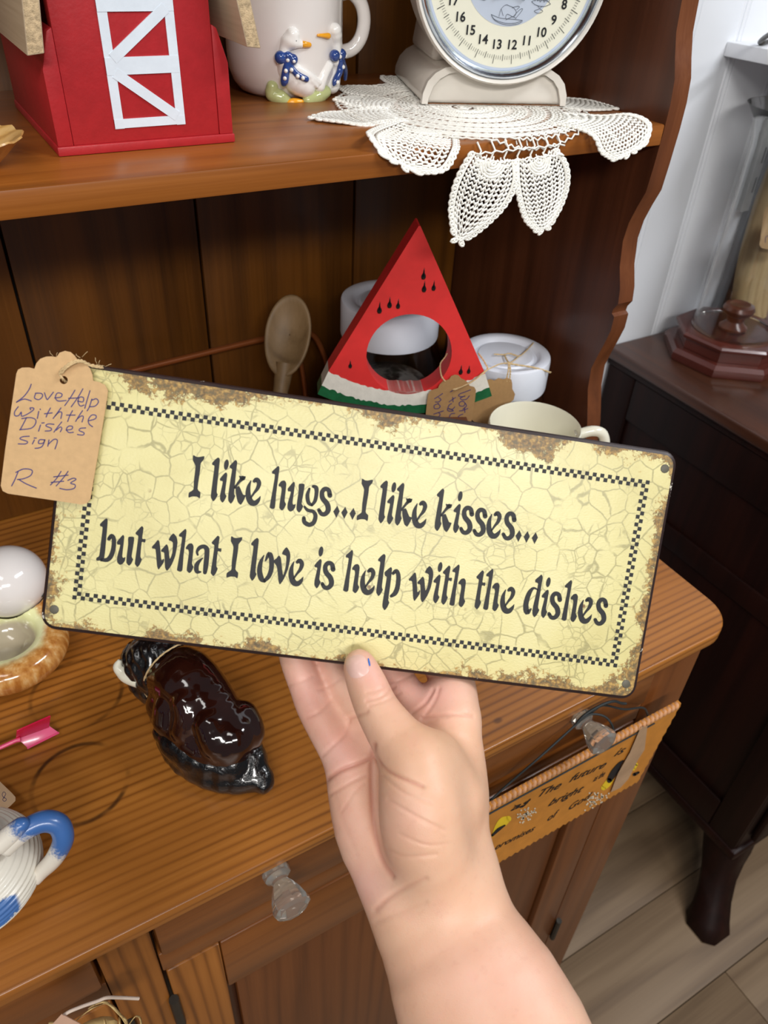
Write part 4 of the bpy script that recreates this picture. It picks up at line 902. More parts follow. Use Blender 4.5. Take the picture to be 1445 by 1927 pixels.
# ------------------------------------------------------------------ crocheted doily draped over the shelf edge
dl = thing('lace_doily', 'white crocheted lace doily hanging over the front edge of the shelf', 'doily', (0.42, 0.58, SZ))
def thread(b, pts, r, n=5): b.tube(pts, r, n)
def petal(name, spine, wid, rows, cols, side, lift=None, r=.00086, hole=1.0):
    rows = int(rows * 1.3); cols = cols * 1.45
    """crocheted leaf: spine = 3-D points from root to tip, wid = half widths, side = sideways directions"""
    b = MB(); S_ = smooth([(*p, w_, *s_) for p, w_, s_ in zip(spine, wid, side)], 8); k = len(S_)
    def at(u, v_):
        f_ = min(max(u, 0), 1) * (k - 1); i = min(int(f_), k - 2); t = f_ - i; q = [a + (c - a) * t for a, c in zip(S_[i], S_[i + 1])]
        return Vector(q[:3]) + Vector(q[4:7]).normalized() * q[3] * v_
    for i in range(rows):
        u = (i + .5) / rows; nn = max(3, int(cols * at(u, 1).__sub__(at(u, -1)).length / (2 * max(wid)) + .5)) * 2
        P = []
        for j in range(nn + 1):
            v_ = -1 + 2 * j / nn; z = (.32 if j % 2 else -.32) / rows; p = at(u + z + .06 * (1 - v_ * v_), v_ * .92); P.append(p)
        b.tube(P, r * 1.15, 5)
        if i % 2: b.tube([at(u + .06 * (1 - (v_ / 10 - 1) ** 2), (v_ / 10 - 1) * .92) for v_ in range(21)], r * .8, 4)
    for j in range(5):
        v_ = -.8 + .4 * j; b.tube([at(i / 14, v_ * .95) for i in range(15)], r * .7, 4)
    if rows > 15:
        c0 = at(.10, 0); ax_ = (at(.4, 0) - at(.1, 0)).normalized(); sd_ = (at(.2, 1) - at(.2, -1)).normalized()
        for q in range(5):
            R_ = .0025 + .0021 * q; b.tube([c0 + ax_ * R_ * math.sin(t) + sd_ * R_ * math.cos(t) * 1.05 + Vector((0, -.0006, .0002)) for t in [math.pi * g / 14 for g in range(15)]], r * 1.2, 5)
        for g in range(13): t = math.pi * (g + .5) / 13; d_ = ax_ * math.sin(t) + sd_ * math.cos(t) * 1.05; b.tube([c0 + d_ * .0105 + Vector((0, -.0006, 0)), c0 + d_ * .0150 + Vector((0, -.0004, 0))], r * .9, 4)
    # shell edging: a chain of small loops down both sides and round the tip
    edge = [(i / 40, -1) for i in range(41)] + [(1, -1 + 2 * i / 6) for i in range(1, 6)] + [(1 - i / 40, 1) for i in range(41)]
    E_ = [at(u, v_) for u, v_ in edge]; b.tube(E_, r * 1.1, 5)
    L_ = [0]
    for a, c in zip(E_[:-1], E_[1:]): L_.append(L_[-1] + (c - a).length)
    m = int(L_[-1] / .0050); cen = at(.55, 0)
    for i in range(m):
        tgt = (i + .5) / m * L_[-1]; q = next(z for z in range(1, len(L_)) if L_[z] >= tgt); p = E_[q - 1].lerp(E_[q], (tgt - L_[q - 1]) / max(L_[q] - L_[q - 1], 1e-9)); d = (p - at(min(edge[q][0], .93), 0)); d = d.normalized() if d.length > 1e-6 else Vector((0, -1, 0))
        tn = (E_[q] - E_[q - 1]).normalized(); c = p + d * .0022
        b.tube([c + tn * .0025 * math.cos(t) + d * .0023 * math.sin(t) for t in [2 * math.pi * g / 8 for g in range(8)]], r * 1.15, 5, closed=True); b.ball(c, r * 1.5, None, 6, 4)
    return b.build(name, M['lace'], dl, world=True, angle=180, recalc=False)
zt = SZ + .0012; ZX = lambda p: (p[0], p[1], zt)
def flat(root, tip, w_, rows, cols, wave=0.0):
    r0, t0 = Vector(root), Vector(tip); d = (t0 - r0); s_ = Vector((-d.y, d.x, 0)).normalized()
    sp = [tuple(r0 + d * f_ + Vector((0, 0, zt + .0010 * math.sin(f_ * 9) * wave))) for f_ in (0, .25, .5, .75, .97)]
    petal('petal', sp, [w_ * .75, w_ * .95, w_, w_ * .62, w_ * .08], rows, cols, [s_] * 5)
flat((.355, .580, 0), (.283, .591, 0), .022, 15, 7, 1.0); flat((.372, .618, 0), (.335, .651, 0), .019, 10, 6, .6); flat((.520, .590, 0), (.557, .546, 0), .021, 10, 6); flat((.45, .67, 0), (.43, .735, 0), .02, 12, 6); flat((.50, .65, 0), (.53, .70, 0), .02, 10, 6); flat((.39, .66, 0), (.365, .70, 0), .019, 10, 6)
YE = 0.489
def sv(*L): return [Vector(q) for q in L]
zz = SZ + .0012
petal('petal', [(.352, .536, zz), (.333, .515, zz + .001), (.318, .498, zz + .001), (.306, .4855, zz - .003), (.299, .482, zz - .008)], [.020, .026, .028, .025, .012], 13, 8, sv((.75, -.66, -.1), (.78, -.62, -.1), (.8, -.55, -.15), (.82, -.4, -.35), (.85, -.3, -.4)))
petal('petal', [(.478, .530, zz), (.492, .508, zz + .001), (.503, .492, zz + .001), (.511, .4825, zz - .007), (.515, .479, zz - .017)], [.019, .027, .031, .029, .016], 14, 9, sv((.8, .6, 0), (.85, .5, 0), (.88, .38, .1), (.9, .2, .2), (.92, .1, .2)))
petal('petal', [(.380, .4835, zz - .010), (.376, .4805, zz - .022), (.369, .479, zz - .036), (.360, .4785, zz - .051), (.352, .478, zz - .066)], [.017, .022, .022, .015, .003], 14, 7, sv((1, -.05, -.22), (1, -.1, -.25), (1, -.1, -.3), (1, -.1, -.35), (1, 0, -.4)))
petal('petal', [(.420, .4835, zz - .012), (.426, .4805, zz - .025), (.431, .479, zz - .040), (.434, .4785, zz - .055), (.436, .478, zz - .068)], [.017, .023, .023, .017, .005], 14, 7, sv((1, .05, .12), (1, .08, .14), (1, .1, .18), (1, .1, .2), (1, .1, .2)))
b = MB()
def drape(x, y):
    if y >= YE + .001: return (x, y, zz)
    o = YE + .001 - y; return (x, YE - .0015 - .002 * min(o / .01, 1), zz - max(o - .001, 0))
cc = (.424, .590)
for i in range(1, 35):
    rr = .0031 * i; nn = max(12, int(rr * 2 * math.pi / .0035)); P = []
    for j in range(nn):
        a = 2 * math.pi * j / nn; q = rr + (.0010 if j % 2 else -.0010)
        x, y = cc[0] + q * math.cos(a) * 1.0, cc[1] + q * math.sin(a) * 1.04
        P.append(drape(x, y))
    if i % 5 == 3: continue
    b.tube(P, (.00082 if i % 3 else .00105), 4, closed=True)
for j in range(64):
    a = 2 * math.pi * j / 64; b.tube([drape(cc[0] + r_ * math.cos(a + .03 * math.sin(r_ * 300)), cc[1] + r_ * 1.04 * math.sin(a + .03 * math.sin(r_ * 300))) for r_ in [.0095 + .0094 * q for q in range(11)]], .00055, 4)
b.build('centre', M['lace'], dl, world=True, angle=180, recalc=False)
b = MB()                                                                  # open chain loops between the hanging leaves
for i in range(5):
    z = zz - .003 - .0035 * i; P = [(.362 + .005 * j + .0, .4845 - .0005 * i - .0012 * (j % 2), z - .0012 * (j % 2)) for j in range(18)]
    if i in (1, 3): b.tube(P, .0007, 5)
for j in range(7): x = .366 + .0125 * j; b.tube([(x, .487, zz), (x + .003, .485, zz - .006), (x - .001, .484, zz - .012), (x + .001, .483, zz - .017)], .0008, 5)
b.build('chain_loops', M['lace'], dl, world=True, angle=180, recalc=False)

# ------------------------------------------------------------------ carved bowl at the left end of the shelf
cw = thing('carved_bowl', 'small tan carved wooden bowl with fluted rim, left of the red barn', 'bowl', (0.034, 0.537, SZ))
b = MB(); n = 56; pr = [(.0, .0005, 0), (.012, .0005, 0), (.016, .002, .2), (.024, .009, .8), (.031, .016, 1), (.0335, .0175, 1), (.033, .0185, .8), (.029, .0165, .3), (.02, .009, 0), (0, .006, 0)]
vs = []
for r_, z, f_ in pr:
    for j in range(n): a = 2 * math.pi * j / n; q = r_ * (1 + .035 * f_ * math.cos(14 * a)); vs.append((q * math.cos(a), q * math.sin(a), z + .0008 * f_ * math.cos(14 * a)))
b.add(vs, [(i * n + j, i * n + (j + 1) % n, (i + 1) * n + (j + 1) % n, (i + 1) * n + j) for i in range(len(pr) - 1) for j in range(n)])
b.build('bowl', wood('bowl_wood', srgb(120, 76, 28), srgb(206, 160, 92), srgb(232, 198, 140), 'X', 0.4, 0.2, 1.0, band=150), cw, angle=50)

# ------------------------------------------------------------------ things at the back of the worktop
WZ = 0.8705
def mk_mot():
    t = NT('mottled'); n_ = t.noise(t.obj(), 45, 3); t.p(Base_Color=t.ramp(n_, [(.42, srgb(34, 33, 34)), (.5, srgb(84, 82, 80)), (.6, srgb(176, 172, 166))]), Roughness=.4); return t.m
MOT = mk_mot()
def jar(name, label, c, hgt, rl, rb, lid_h):
    t = thing(name, label, 'jar', c)
    b = MB(); n = 40; hb = hgt - lid_h * .55; wl_ = .0026
    o = [(0, 0), (rb * .86, 0), (rb * .97, .006), (rb, .02), (rb, hb * .55), (rb * .97, hb * .72), (rl * .98, hb * .88), (rl * .93, hb * .93), (rl * .93, hb)]
    i_ = [(rl * .93 - wl_, hb), (rl * .93 - wl_, hb * .93), (rl * .97 - wl_, hb * .875), (rb * .97 - wl_, hb * .715), (rb - wl_, hb * .55), (rb - wl_, .02), (rb * .85, .006), (0, .005)]
    b.lathe(o + i_, (0, 0, 0), n); b.build('glass', M['glass'], t, angle=60)
    b = MB(); b.lathe([(0, .0065), (rb * .78, .0065), (rb * .88, .012), (rb * .92, .03), (rb * .90, hb * .52), (rb * .7, hb * .60), (rb * .3, hb * .63), (0, hb * .63)], (0, 0, 0), 32); props(b.build('reflection_fill', MOT, t, angle=180), 'mottled grey and white fill imitating reflections in the glass')  # added fill; its grey mottling imitates reflections in the jar glass
    b = MB(); z0 = hgt - lid_h
    b.lathe([(rl * .96, z0 + .001), (rl * .99, z0), (rl, z0 + .002), (rl, hgt - .004), (rl * .985, hgt - .001), (rl * .95, hgt), (rl * .80, hgt), (rl * .76, hgt - .0012), (rl * .70, hgt - .0045), (rl * .64, hgt - .0048), (rl * .60, hgt - .0025), (rl * .3, hgt - .002), (0, hgt - .002)], (0, 0, 0), 56)
    b.lathe([(rl * .94, z0 + .001), (rl * .94, hgt - .006), (0, hgt - .006)], (0, 0, 0), 40)
    props(b.build('lid', M['lid'], t, angle=40), 'white plastic lid'); return t
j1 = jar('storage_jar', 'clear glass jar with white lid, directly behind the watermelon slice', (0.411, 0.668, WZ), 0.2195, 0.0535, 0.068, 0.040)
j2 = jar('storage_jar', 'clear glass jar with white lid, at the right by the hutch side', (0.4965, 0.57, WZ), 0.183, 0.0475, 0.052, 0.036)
def wpt(px, py, y): return tuple(ony(px, py, y))
t2 = thing('jar_tag', 'brown kraft tag on string over the white lid of the right-hand jar', 'tag', wpt(960, 660, .535))
P_ = lambda x, y, yy: wpt(850 + x / 4.129, 440 + y / 4.129, yy)
def lidp(x, y, z=WZ + .1836): return tuple(onz(850 + x / 4.129, 440 + y / 4.129, z))
b = MB()
strands(b, [lidp(330, 935), lidp(400, 938), lidp(450, 930), lidp(520, 950), lidp(560, 925), lidp(600, 885), lidp(632, 848)], .0006)
strands(b, [lidp(410, 940), lidp(425, 975), lidp(450, 1000), lidp(495, 975), lidp(525, 945)], .0006)
strands(b, [P_(440, 1005, .528), P_(520, 1020, .527), P_(620, 1035, .526), P_(700, 1055, .5255), P_(768, 1078, .525)], .0007)
strands(b, [P_(440, 1005, .528), P_(380, 1010, .526), P_(320, 1035, .524), P_(270, 1060, .5225), P_(240, 1080, .522)], .0006)
strands(b, [P_(440, 1005, .528), P_(440, 1060, .523), P_(430, 1110, .5215), P_(425, 1150, .521)], .0005)
strands(b, [P_(448, 1005, .528), P_(455, 1060, .523), P_(452, 1110, .5215), P_(448, 1150, .521)], .0005)
b.build('twine', M['twine'], t2, world=True)
kt = [(150, 1440), (170, 1250), (200, 1180), (262, 1140), (300, 1128), (330, 1140), (362, 1120), (400, 1130), (430, 1118), (462, 1132), (470, 1165), (470, 1205), (492, 1245), (480, 1290), (420, 1340), (360, 1380), (330, 1470), (240, 1520)]
b = MB(); b.prism(kt, lambda x, y, d: P_(x, y, .5205 + d), 0, .0008); b.build('card', M['kraftdark'], t2, world=True, shade=False, tri=True)

def mug(name, label, c, r, h, hang, hr=1.0):
    t = thing(name, label, 'mug', c)
    b = MB(); b.lathe([(0, .002), (r * .7, .002), (r * .72, 0), (r * .8, .001), (r * .9, .010), (r * .97, h * .4), (r, h * .95), (r * .995, h), (r * .97, h + .001), (r * .945, h - .002), (r * .93, h * .4), (r * .86, .012), (r * .7, .006), (0, .006)], (0, 0, 0), 56)
    b.build('body', M['cream'], t, angle=60)
    b = MB(); b.lathe([(r * .9935, h * .93), (r * .999, h * .955), (r * 1.0015, h * .955), (r * .999, h * .915), (r * .9925, h * .915)], (0, 0, 0), 56); props(b.build('green_line', M['rindgreen'], t, angle=60), 'thin green line below the rim')
    d = Vector((math.cos(hang), math.sin(hang), 0)); b = MB()
    b.tube(smooth([tuple(d * q + Vector((0, 0, z))) for q, z in ((r * .93, h * .86), (r + .012, h * .93), (r + .024, h * .88), (r + .029, h * .66), (r + .025, h * .42), (r + .012, h * .28), (r * .93, h * .26))], 5), .0052, 10)
    b.build('handle', M['cream'], t, angle=80); return t
mug('mug', 'cream mug with green line, bottom one of the stack behind the sign', (0.4535, 0.463, WZ), .0445, .0815, math.radians(-130))
mug('mug', 'cream mug with green line below rim, top of stack beside the watermelon slice', (0.4535, 0.463, WZ + .0830), .0445, .0815, math.radians(-27))
mug('mug', 'cream mug behind the sign corner, right of the mug stack by the hutch side', (0.532, 0.424, WZ), .043, .083, math.radians(-100))

# support hidden behind the sign, with the watermelon slice on top
bxm = thing('wooden_box', 'plain dark wooden box under the watermelon slice, behind the sign', 'box', (0.358, 0.552, WZ), math.radians(-25))
for nm, a, c in (('front_panel', (-.06, -.03, 0), (.06, -.024, .1555)), ('rear_panel', (-.06, .024, 0), (.06, .03, .1555)), ('side_panel', (-.06, -.0238, 0), (-.054, .0238, .1555)), ('side_panel', (.054, -.0238, 0), (.06, .0238, .1555)), ('lid', (-.062, -.032, .1557), (.062, .032, .1618))):
    MB().box(a, c).build(nm, M['side'], bxm, bevel=0.001)
wa = math.radians(-25); WT = Matrix.Translation((0.3575, 0.548, 1.0332)) @ Matrix.Rotation(wa, 4, 'Z') @ Matrix.Rotation(math.radians(1.0), 4, 'Y') @ Matrix.Rotation(math.radians(-3), 4, 'X')
wm = thing('watermelon_slice', 'painted wooden watermelon slice with round hole, standing above the sign', 'ornament', mat=WT)
hw, hh, th = .0835, .176, .024
def arcz(x, top): return top * (x / hw) ** 2                              # rind curves up towards the corners
def slab(name, lo_, hi_, mat, rag=0.0, rg2=0.0, d=0.0, x_at=None):
    b = MB(); N_ = 60; top = []; bot = []
    rnd = random.Random(hash(name) % 97)
    for i in range(N_ + 1):
        f_ = -1 + 2 * i / N_
        bot.append((f_ * x_at(lo_), lo_ + .021 * f_ * f_ + rnd.uniform(-rag, rag) * (0 < i < N_))); top.append((f_ * x_at(hi_), hi_ + .021 * f_ * f_ + rnd.uniform(-rg2, rg2) * (0 < i < N_)))
    return bot, top
xa = lambda z: hw * (1 - max(z - .012, 0) / (hh - .0)) if z > .012 else hw
r1 = random.Random(3); N_ = 64
def edge_at(z0, rag): return [((-1 + 2 * i / N_) * (hw - .0 - max(z0, 0) * .42), z0 + .020 * (-1 + 2 * i / N_) ** 2 + (r1.uniform(-rag, rag) if 0 < i < N_ else 0)) for i in range(N_ + 1)]
e0, e1, e2 = edge_at(0, 0), edge_at(.009, .0011), edge_at(.0235, .0008)
fr = lambda a, c, d: (a, d, c)
b = MB(); b.prism(e0 + e1[::-1], fr, -th / 2, th / 2); props(b.build('green_rind', M['rindgreen'], wm, shade=False, tri=True), 'green painted rind')
b = MB(); b.prism(e1 + e2[::-1], fr, -th / 2, th / 2); props(b.build('white_rind', M['rind'], wm, shade=False, tri=True), 'white painted rind band')
outl = e2 + [(.0008, hh), (-.0008, hh)]
wn = (WT.to_3x3() @ Vector((0, -1, 0))); wp0 = WT @ Vector((0, -th / 2, .08)); WTI = WT.inverted(); q = WTI @ onplane(770, 669, wp0, wn)
hc = (q.x, q.z); hr_ = .0395
hole = [(hc[0] + hr_ * math.cos(2 * math.pi * i / 48), hc[1] + hr_ * math.sin(2 * math.pi * i / 48)) for i in range(48)]
bm = bmesh.new(); lay = []
for d in (-th / 2, th / 2):
    vo = [bm.verts.new((p[0], d, p[1])) for p in outl]; vh = [bm.verts.new((p[0], d, p[1])) for p in hole]
    eo = [bm.edges.new((vo[i], vo[(i + 1) % len(vo)])) for i in range(len(vo))]; eh = [bm.edges.new((vh[i], vh[(i + 1) % 48])) for i in range(48)]
    bmesh.ops.triangle_fill(bm, edges=eo + eh, use_beauty=True); lay.append((vo, vh))
for k_ in (0, 1):
    a, c = lay[0][k_], lay[1][k_]
    for i in range(len(a)): bm.faces.new((a[i], a[(i + 1) % len(a)], c[(i + 1) % len(a)], c[i]))
bmesh.ops.recalc_face_normals(bm, faces=bm.faces)
me = D.meshes.new('flesh'); bm.to_mesh(me); bm.free(); me.materials.append(M['melon']); me.shade_smooth(); me.set_sharp_from_angle(angle=math.radians(30))
fo = D.objects.new('flesh', me); COL.objects.link(fo); place(fo, wm); props(fo, 'red painted flesh with a round hole')
WTI = WT.inverted(); wn = (WT.to_3x3() @ Vector((0, -1, 0))); wp0 = WT @ Vector((0, -th / 2, .08))
def wxy(px, py): p = WTI @ onplane(px, py, wp0, wn); return p.x, p.z
for px, py, s_ in ((797, 519, 1), (798, 543, 1), (816, 541, .9), (714, 583, 1.05), (733, 573, 1), (749, 575, .9), (659, 688, .8), (867, 699, .95), (882, 698, .85)):
    x, z = wxy(px, py); b = MB(); s_ *= .0019
    b.lathe([(0, -1.25), (.7, -1.05), (1, -.4), (.85, .2), (.35, .9), (.18, 1.9), (0, 2.6)], (x, -th / 2 - .0001, z), 10, Matrix.Diagonal((s_ * 1.15, s_ * .45, s_ * 1.5)))
    b.build('seed', M['gloss_black'], wm, angle=90)
# its tag
tt = thing('tealight_tag', 'brown tag with sideways purple writing tied to the watermelon slice', 'tag', wpt(850, 760, .52))
Q_ = lambda x, y, d=0.0: tuple(onplane(740 + x / 6.568, 560 + y / 6.568, wp0 + wn * (.004 - d), wn))
tout = [(395, 1500), (420, 1260), (432, 1190), (460, 1150), (500, 1135), (552, 1120), (572, 1075), (610, 1035), (690, 1010), (715, 970), (760, 952), (805, 960), (840, 1000), (880, 1015), (920, 1050), (945, 1090), (1000, 1105), (1022, 1145), (1010, 1260), (960, 1560), (930, 1750), (380, 1690)]
b = MB(); b.prism(tout, lambda x, y, d: Q_(x, y, d), 0, .0007); b.build('card', M['kraftdark'], tt, world=True, shade=False, tri=True)
b = MB()
for st in ([(955, 1140), (890, 1165), (825, 1190), (808, 1215), (850, 1225), (890, 1215), (830, 1240), (850, 1262), (905, 1255), (940, 1215)], [(815, 1300), (850, 1280), (885, 1300), (870, 1340), (820, 1335), (815, 1300)], [(885, 1300), (905, 1340), (860, 1380)], [(920, 1370), (860, 1395), (815, 1400)], [(880, 1360), (885, 1420)], [(860, 1440), (815, 1460), (790, 1500)],
           [(705, 1165), (735, 1150)], [(770, 1235), (730, 1260), (690, 1290)], [(735, 1230), (740, 1290)], [(720, 1310), (690, 1330), (680, 1370), (730, 1380), (760, 1350)], [(690, 1370), (745, 1400), (680, 1400), (670, 1370)], [(760, 1430), (710, 1440), (690, 1490)],
           [(610, 1185), (560, 1220), (510, 1250)], [(560, 1235), (590, 1260), (560, 1290), (520, 1290)], [(560, 1310), (510, 1330), (510, 1370), (560, 1370), (580, 1340), (550, 1310)], [(620, 1400), (560, 1420), (500, 1440)], [(560, 1420), (580, 1450), (545, 1480), (500, 1470)]):
    b.ribbon([(x, y, 9) for x, y in st], lambda x, y: Q_(x, y, -.00025))
props(b.build('handwriting', M['pen'], tt, world=True, shade=False, recalc=False), 'purple sideways handwriting')
b = MB()
strands(b, [Q_(740, 1135, -.0012), Q_(850, 1100, -.0015), Q_(960, 1050, -.001), Q_(1060, 975, .0), Q_(1160, 890, .006), Q_(1140, 820, .012), Q_(1090, 740, .020), Q_(1050, 690, .028)], .0005)
strands(b, [Q_(760, 1140, -.0018), Q_(880, 1085, -.002), Q_(1000, 1020, -.001), Q_(1100, 935, .0), Q_(1165, 888, .005)], .0005)
strands(b, [Q_(640, 1035, -.001), Q_(600, 980, .004), Q_(582, 900, .010), Q_(585, 810, .014), Q_(640, 735, .018), Q_(665, 690, .020)], .00045)
b.build('twine', M['twine'], tt, world=True)

# wooden spoon and the copper wire rack behind it
sp = thing('wooden_spoon', 'worn wooden spoon with oval bowl upright, left of the watermelon slice', 'spoon', wpt(520, 745, .665))
SA = Vector(ony(541, 628, .688)); SB = Vector(ony(508, 850, .640)); su_ = (SA - SB).normalized()
sn_ = (Vector((-.62, -.72, .30))); sn_ = (sn_ - su_ * sn_.dot(su_)).normalized(); sr_ = su_.cross(sn_)
b = MB(); n = 40; rows = []
def srow(t, dep): return [SA + su_ * (.0405 * t * math.cos(a) * (1.0 if math.cos(a) > 0 else 1.12)) + sr_ * (.0245 * t * math.sin(a)) + sn_ * dep for a in [2 * math.pi * j / n for j in range(n)]]
for t, dep in ((0.02, -.0085), (.35, -.0075), (.62, -.0045), (.80, -.0012), (.90, .0006), (.97, .0008), (1.0, -.0006), (.99, -.0035), (.9, -.0075), (.7, -.0125), (.4, -.0155), (.02, -.016)): rows.append(srow(t, dep))
b.add([p for r_ in rows for p in r_], [(i * n + j, i * n + (j + 1) % n, (i + 1) * n + (j + 1) % n, (i + 1) * n + j) for i in range(len(rows) - 1) for j in range(n)])
b.build('bowl', M['spoon'], sp, world=True, angle=70)
q = [SA - su_ * .030 - sn_ * .007, SA - su_ * .045 - sn_ * .007, SA - su_ * .065 - sn_ * .006, SA - su_ * .10 - sn_ * .006, SA - su_ * .15 - sn_ * .006]
e = SA - su_ * ((SA.z - WZ - .006) / su_.z) - sn_ * .006; q.append(e)
b = MB(); sm_ = smooth([(*p, r_) for p, r_ in zip(q, (.0098, .0092, .0078, .0066, .006, .0058))], 5); b.tube([p[:3] for p in sm_], [p[3] for p in sm_], 14); b.build('handle', M['spoon'], sp, world=True, angle=80)
rk = thing('wire_rack', 'thin copper coloured wire rack against the back boards, behind the spoon', 'rack', (0.30, 0.74, WZ))
b = MB(); yb = .742
b.tube(smooth([wpt(150, 722, yb), wpt(230, 702, yb), wpt(370, 668, yb), wpt(495, 638, yb), wpt(560, 626, yb), wpt(588, 630, yb), wpt(603, 652, yb - .002), wpt(618, 695, yb - .004), wpt(630, 760, yb - .006), (.375, yb - .004, WZ + .003)], 5), .0034, 8); b.build('rail', M['copper'], rk, world=True, angle=80)
for px, py, qx in ((566, 672, .325),):
    p0 = wpt(px, py, yb - .012); b = MB(); b.tube(smooth([(p0[0] - .006, yb, p0[2] + .012), (p0[0], yb - .008, p0[2]), (p0[0] + .004, yb - .014, p0[2] - .05), (p0[0] + .006, yb - .016, WZ + .003)], 5), .003, 8); b.build('leg', M['copper'], rk, world=True, angle=80)
b = MB(); b.tube([(.12, yb - .014, WZ + .0032), (.38, yb - .014, WZ + .0032)], .003, 8); b.build('foot_wire', M['copper'], rk, world=True)
p0 = wpt(150, 722, yb); b = MB(); b.tube(smooth([p0, (p0[0] - .012, yb, p0[2] - .02), (p0[0] - .016, yb - .008, p0[2] - .09), (p0[0] + .02, yb - .014, WZ + .003)], 5), .0034, 8); b.build('leg', M['copper'], rk, world=True)

# ------------------------------------------------------------------ ceramics on the worktop
bs = thing('bison_figurine', 'glossy dark brown ceramic bison figurine with cream horn, below the sign', 'figurine', (0.09, 0.39, WZ))
Z3 = lambda px, py, z, r_: (*onz(px, py, WZ + z), r_)
body = [([Z3(330, 1272, .050, .0235), Z3(352, 1282, .054, .0255), Z3(385, 1318, .050, .0235), Z3(418, 1360, .044, .020), Z3(440, 1385, .040, .019)], .010),
        ([Z3(316, 1325, .030, .0175), Z3(342, 1362, .027, .0195), Z3(388, 1402, .026, .0185), Z3(430, 1412, .028, .016)], .006), ([Z3(455, 1350, .044, .0135), Z3(466, 1378, .038, .0135), Z3(456, 1400, .030, .012)], .0025), ([Z3(398, 1362, .052, .0135), Z3(412, 1392, .042, .0150), Z3(424, 1412, .032, .012)], .0025), ([Z3(352, 1322, .060, .0115), Z3(358, 1344, .052, .0125), Z3(350, 1372, .040, .0115)], .0025), ([Z3(318, 1330, .046, .012), Z3(316, 1356, .036, .012)], .003),
        ([Z3(345, 1330, .048, .011), Z3(352, 1355, .038, .012)], .005), ([Z3(345, 1255, .062, .014), Z3(378, 1280, .062, .012), Z3(410, 1320, .055, .009), Z3(440, 1352, .05, .007)], .006)]
Vb, Fb = sdf_net(body, .0011); mesh_obj('body', relax(Vb, Fb, 3), Fb, None if False else plain('bison_glaze', srgb(38, 14, 9), 0.10, var=0.35, nscale=30, coat=0.8), bs)
def lumps(V_, F_, amp, fr, seed=1):
    N_ = vnorm(V_, F_); r_ = np.random.RandomState(seed); h = np.zeros(len(V_))
    for i in range(9): k_ = r_.normal(size=3); k_ *= fr * (1 + .5 * i / 9) / np.linalg.norm(k_); h += np.sin(V_ @ k_ + r_.uniform(0, 6))
    return V_ + N_ * (h / 3 * amp)[:, None]
rock = [([Z3(316, 1378, .024, .0115), Z3(345, 1412, .022, .0125), Z3(392, 1434, .020, .013), Z3(440, 1436, .022, .013)], .003), ([Z3(318, 1392, .010, .0105), Z3(345, 1424, .010, .0125), Z3(390, 1452, .010, .013), Z3(440, 1464, .010, .0125), Z3(474, 1462, .011, .0115)], .003),
        ([Z3(330, 1372, .020, .0095), Z3(338, 1398, .016, .0105), Z3(330, 1418, .009, .009)], .002), ([Z3(372, 1398, .024, .009), Z3(366, 1424, .018, .010), Z3(378, 1446, .010, .010)], .002), ([Z3(400, 1412, .022, .009), Z3(420, 1440, .015, .0105), Z3(452, 1462, .010, .010)], .002),
        ([Z3(466, 1398, .026, .0105), Z3(474, 1424, .021, .0112), Z3(484, 1450, .015, .0105), Z3(496, 1474, .010, .0085)], .002), ([Z3(440, 1410, .024, .009), Z3(446, 1438, .016, .0095)], .002)]
Vb, Fb = sdf_net(rock, .0011); Vb = relax(lumps(relax(Vb, Fb, 2), Fb, .00055, 420), Fb, 1); Vb[:, 2] = np.maximum(Vb[:, 2], WZ + .0002)
black = plain('bison_black', srgb(14, 13, 14), 0.14, coat=0.7, bump=0.7, nscale=130)
props(mesh_obj('base', Vb, Fb, black, bs), 'black rocky base and legs')
head = [([Z3(298, 1262, .046, .0205), Z3(278, 1250, .048, .019), Z3(262, 1242, .042, .015)], .008), ([Z3(270, 1232, .056, .014), Z3(290, 1225, .062, .016), Z3(312, 1240, .058, .017)], .008), ([Z3(272, 1285, .030, .013), Z3(290, 1298, .026, .013)], .006)]
Vb, Fb = sdf_net(head, .0011); props(mesh_obj('head', relax(lumps(relax(Vb, Fb, 2), Fb, .0008, 650, 4), Fb, 1), Fb, black, bs), 'black curly head')
b = MB(); hp = [Z3(262, 1282, .044, 0)[:3], Z3(241, 1273, .045, 0)[:3], Z3(230, 1264, .047, 0)[:3], Z3(222, 1254, .051, 0)[:3], Z3(226, 1242, .056, 0)[:3]]
b.tube(smooth([(*p, r_) for p, r_ in zip(hp, (.0058, .0062, .0055, .0042, .0016))], 4) and [q[:3] for q in smooth([(*p, 0) for p in hp], 4)], [q[0] for q in smooth([(r_, 0) for r_ in (.0058, .0062, .0055, .0042, .0016)], 4)], 10)
props(b.build('horn', M['cream'], bs, world=True, angle=80), 'cream curved horn')
bt = thing('bison_tag', 'clear film price tag on grey string around the bison neck', 'tag', tuple(onz(330, 1225, WZ + .07)))
b = MB(); sp_ = [Z3(352, 1208, .088, 0)[:3], Z3(330, 1216, .0835, 0)[:3], Z3(305, 1232, .0805, 0)[:3], Z3(284, 1254, .0725, 0)[:3], Z3(272, 1278, .056, 0)[:3], Z3(272, 1300, .040, 0)[:3], Z3(280, 1314, .030, 0)[:3]]
strands(b, sp_, .0006); b.build('string', M['twine'], bt, world=True)
b = MB(); b.prism([(352, 1212), (382, 1222), (376, 1246), (344, 1232)], lambda x, y, d: tuple(onz(x, y, WZ + .082 + d)), 0, .0006); b.build('film', M['film'], bt, world=True, shade=False)

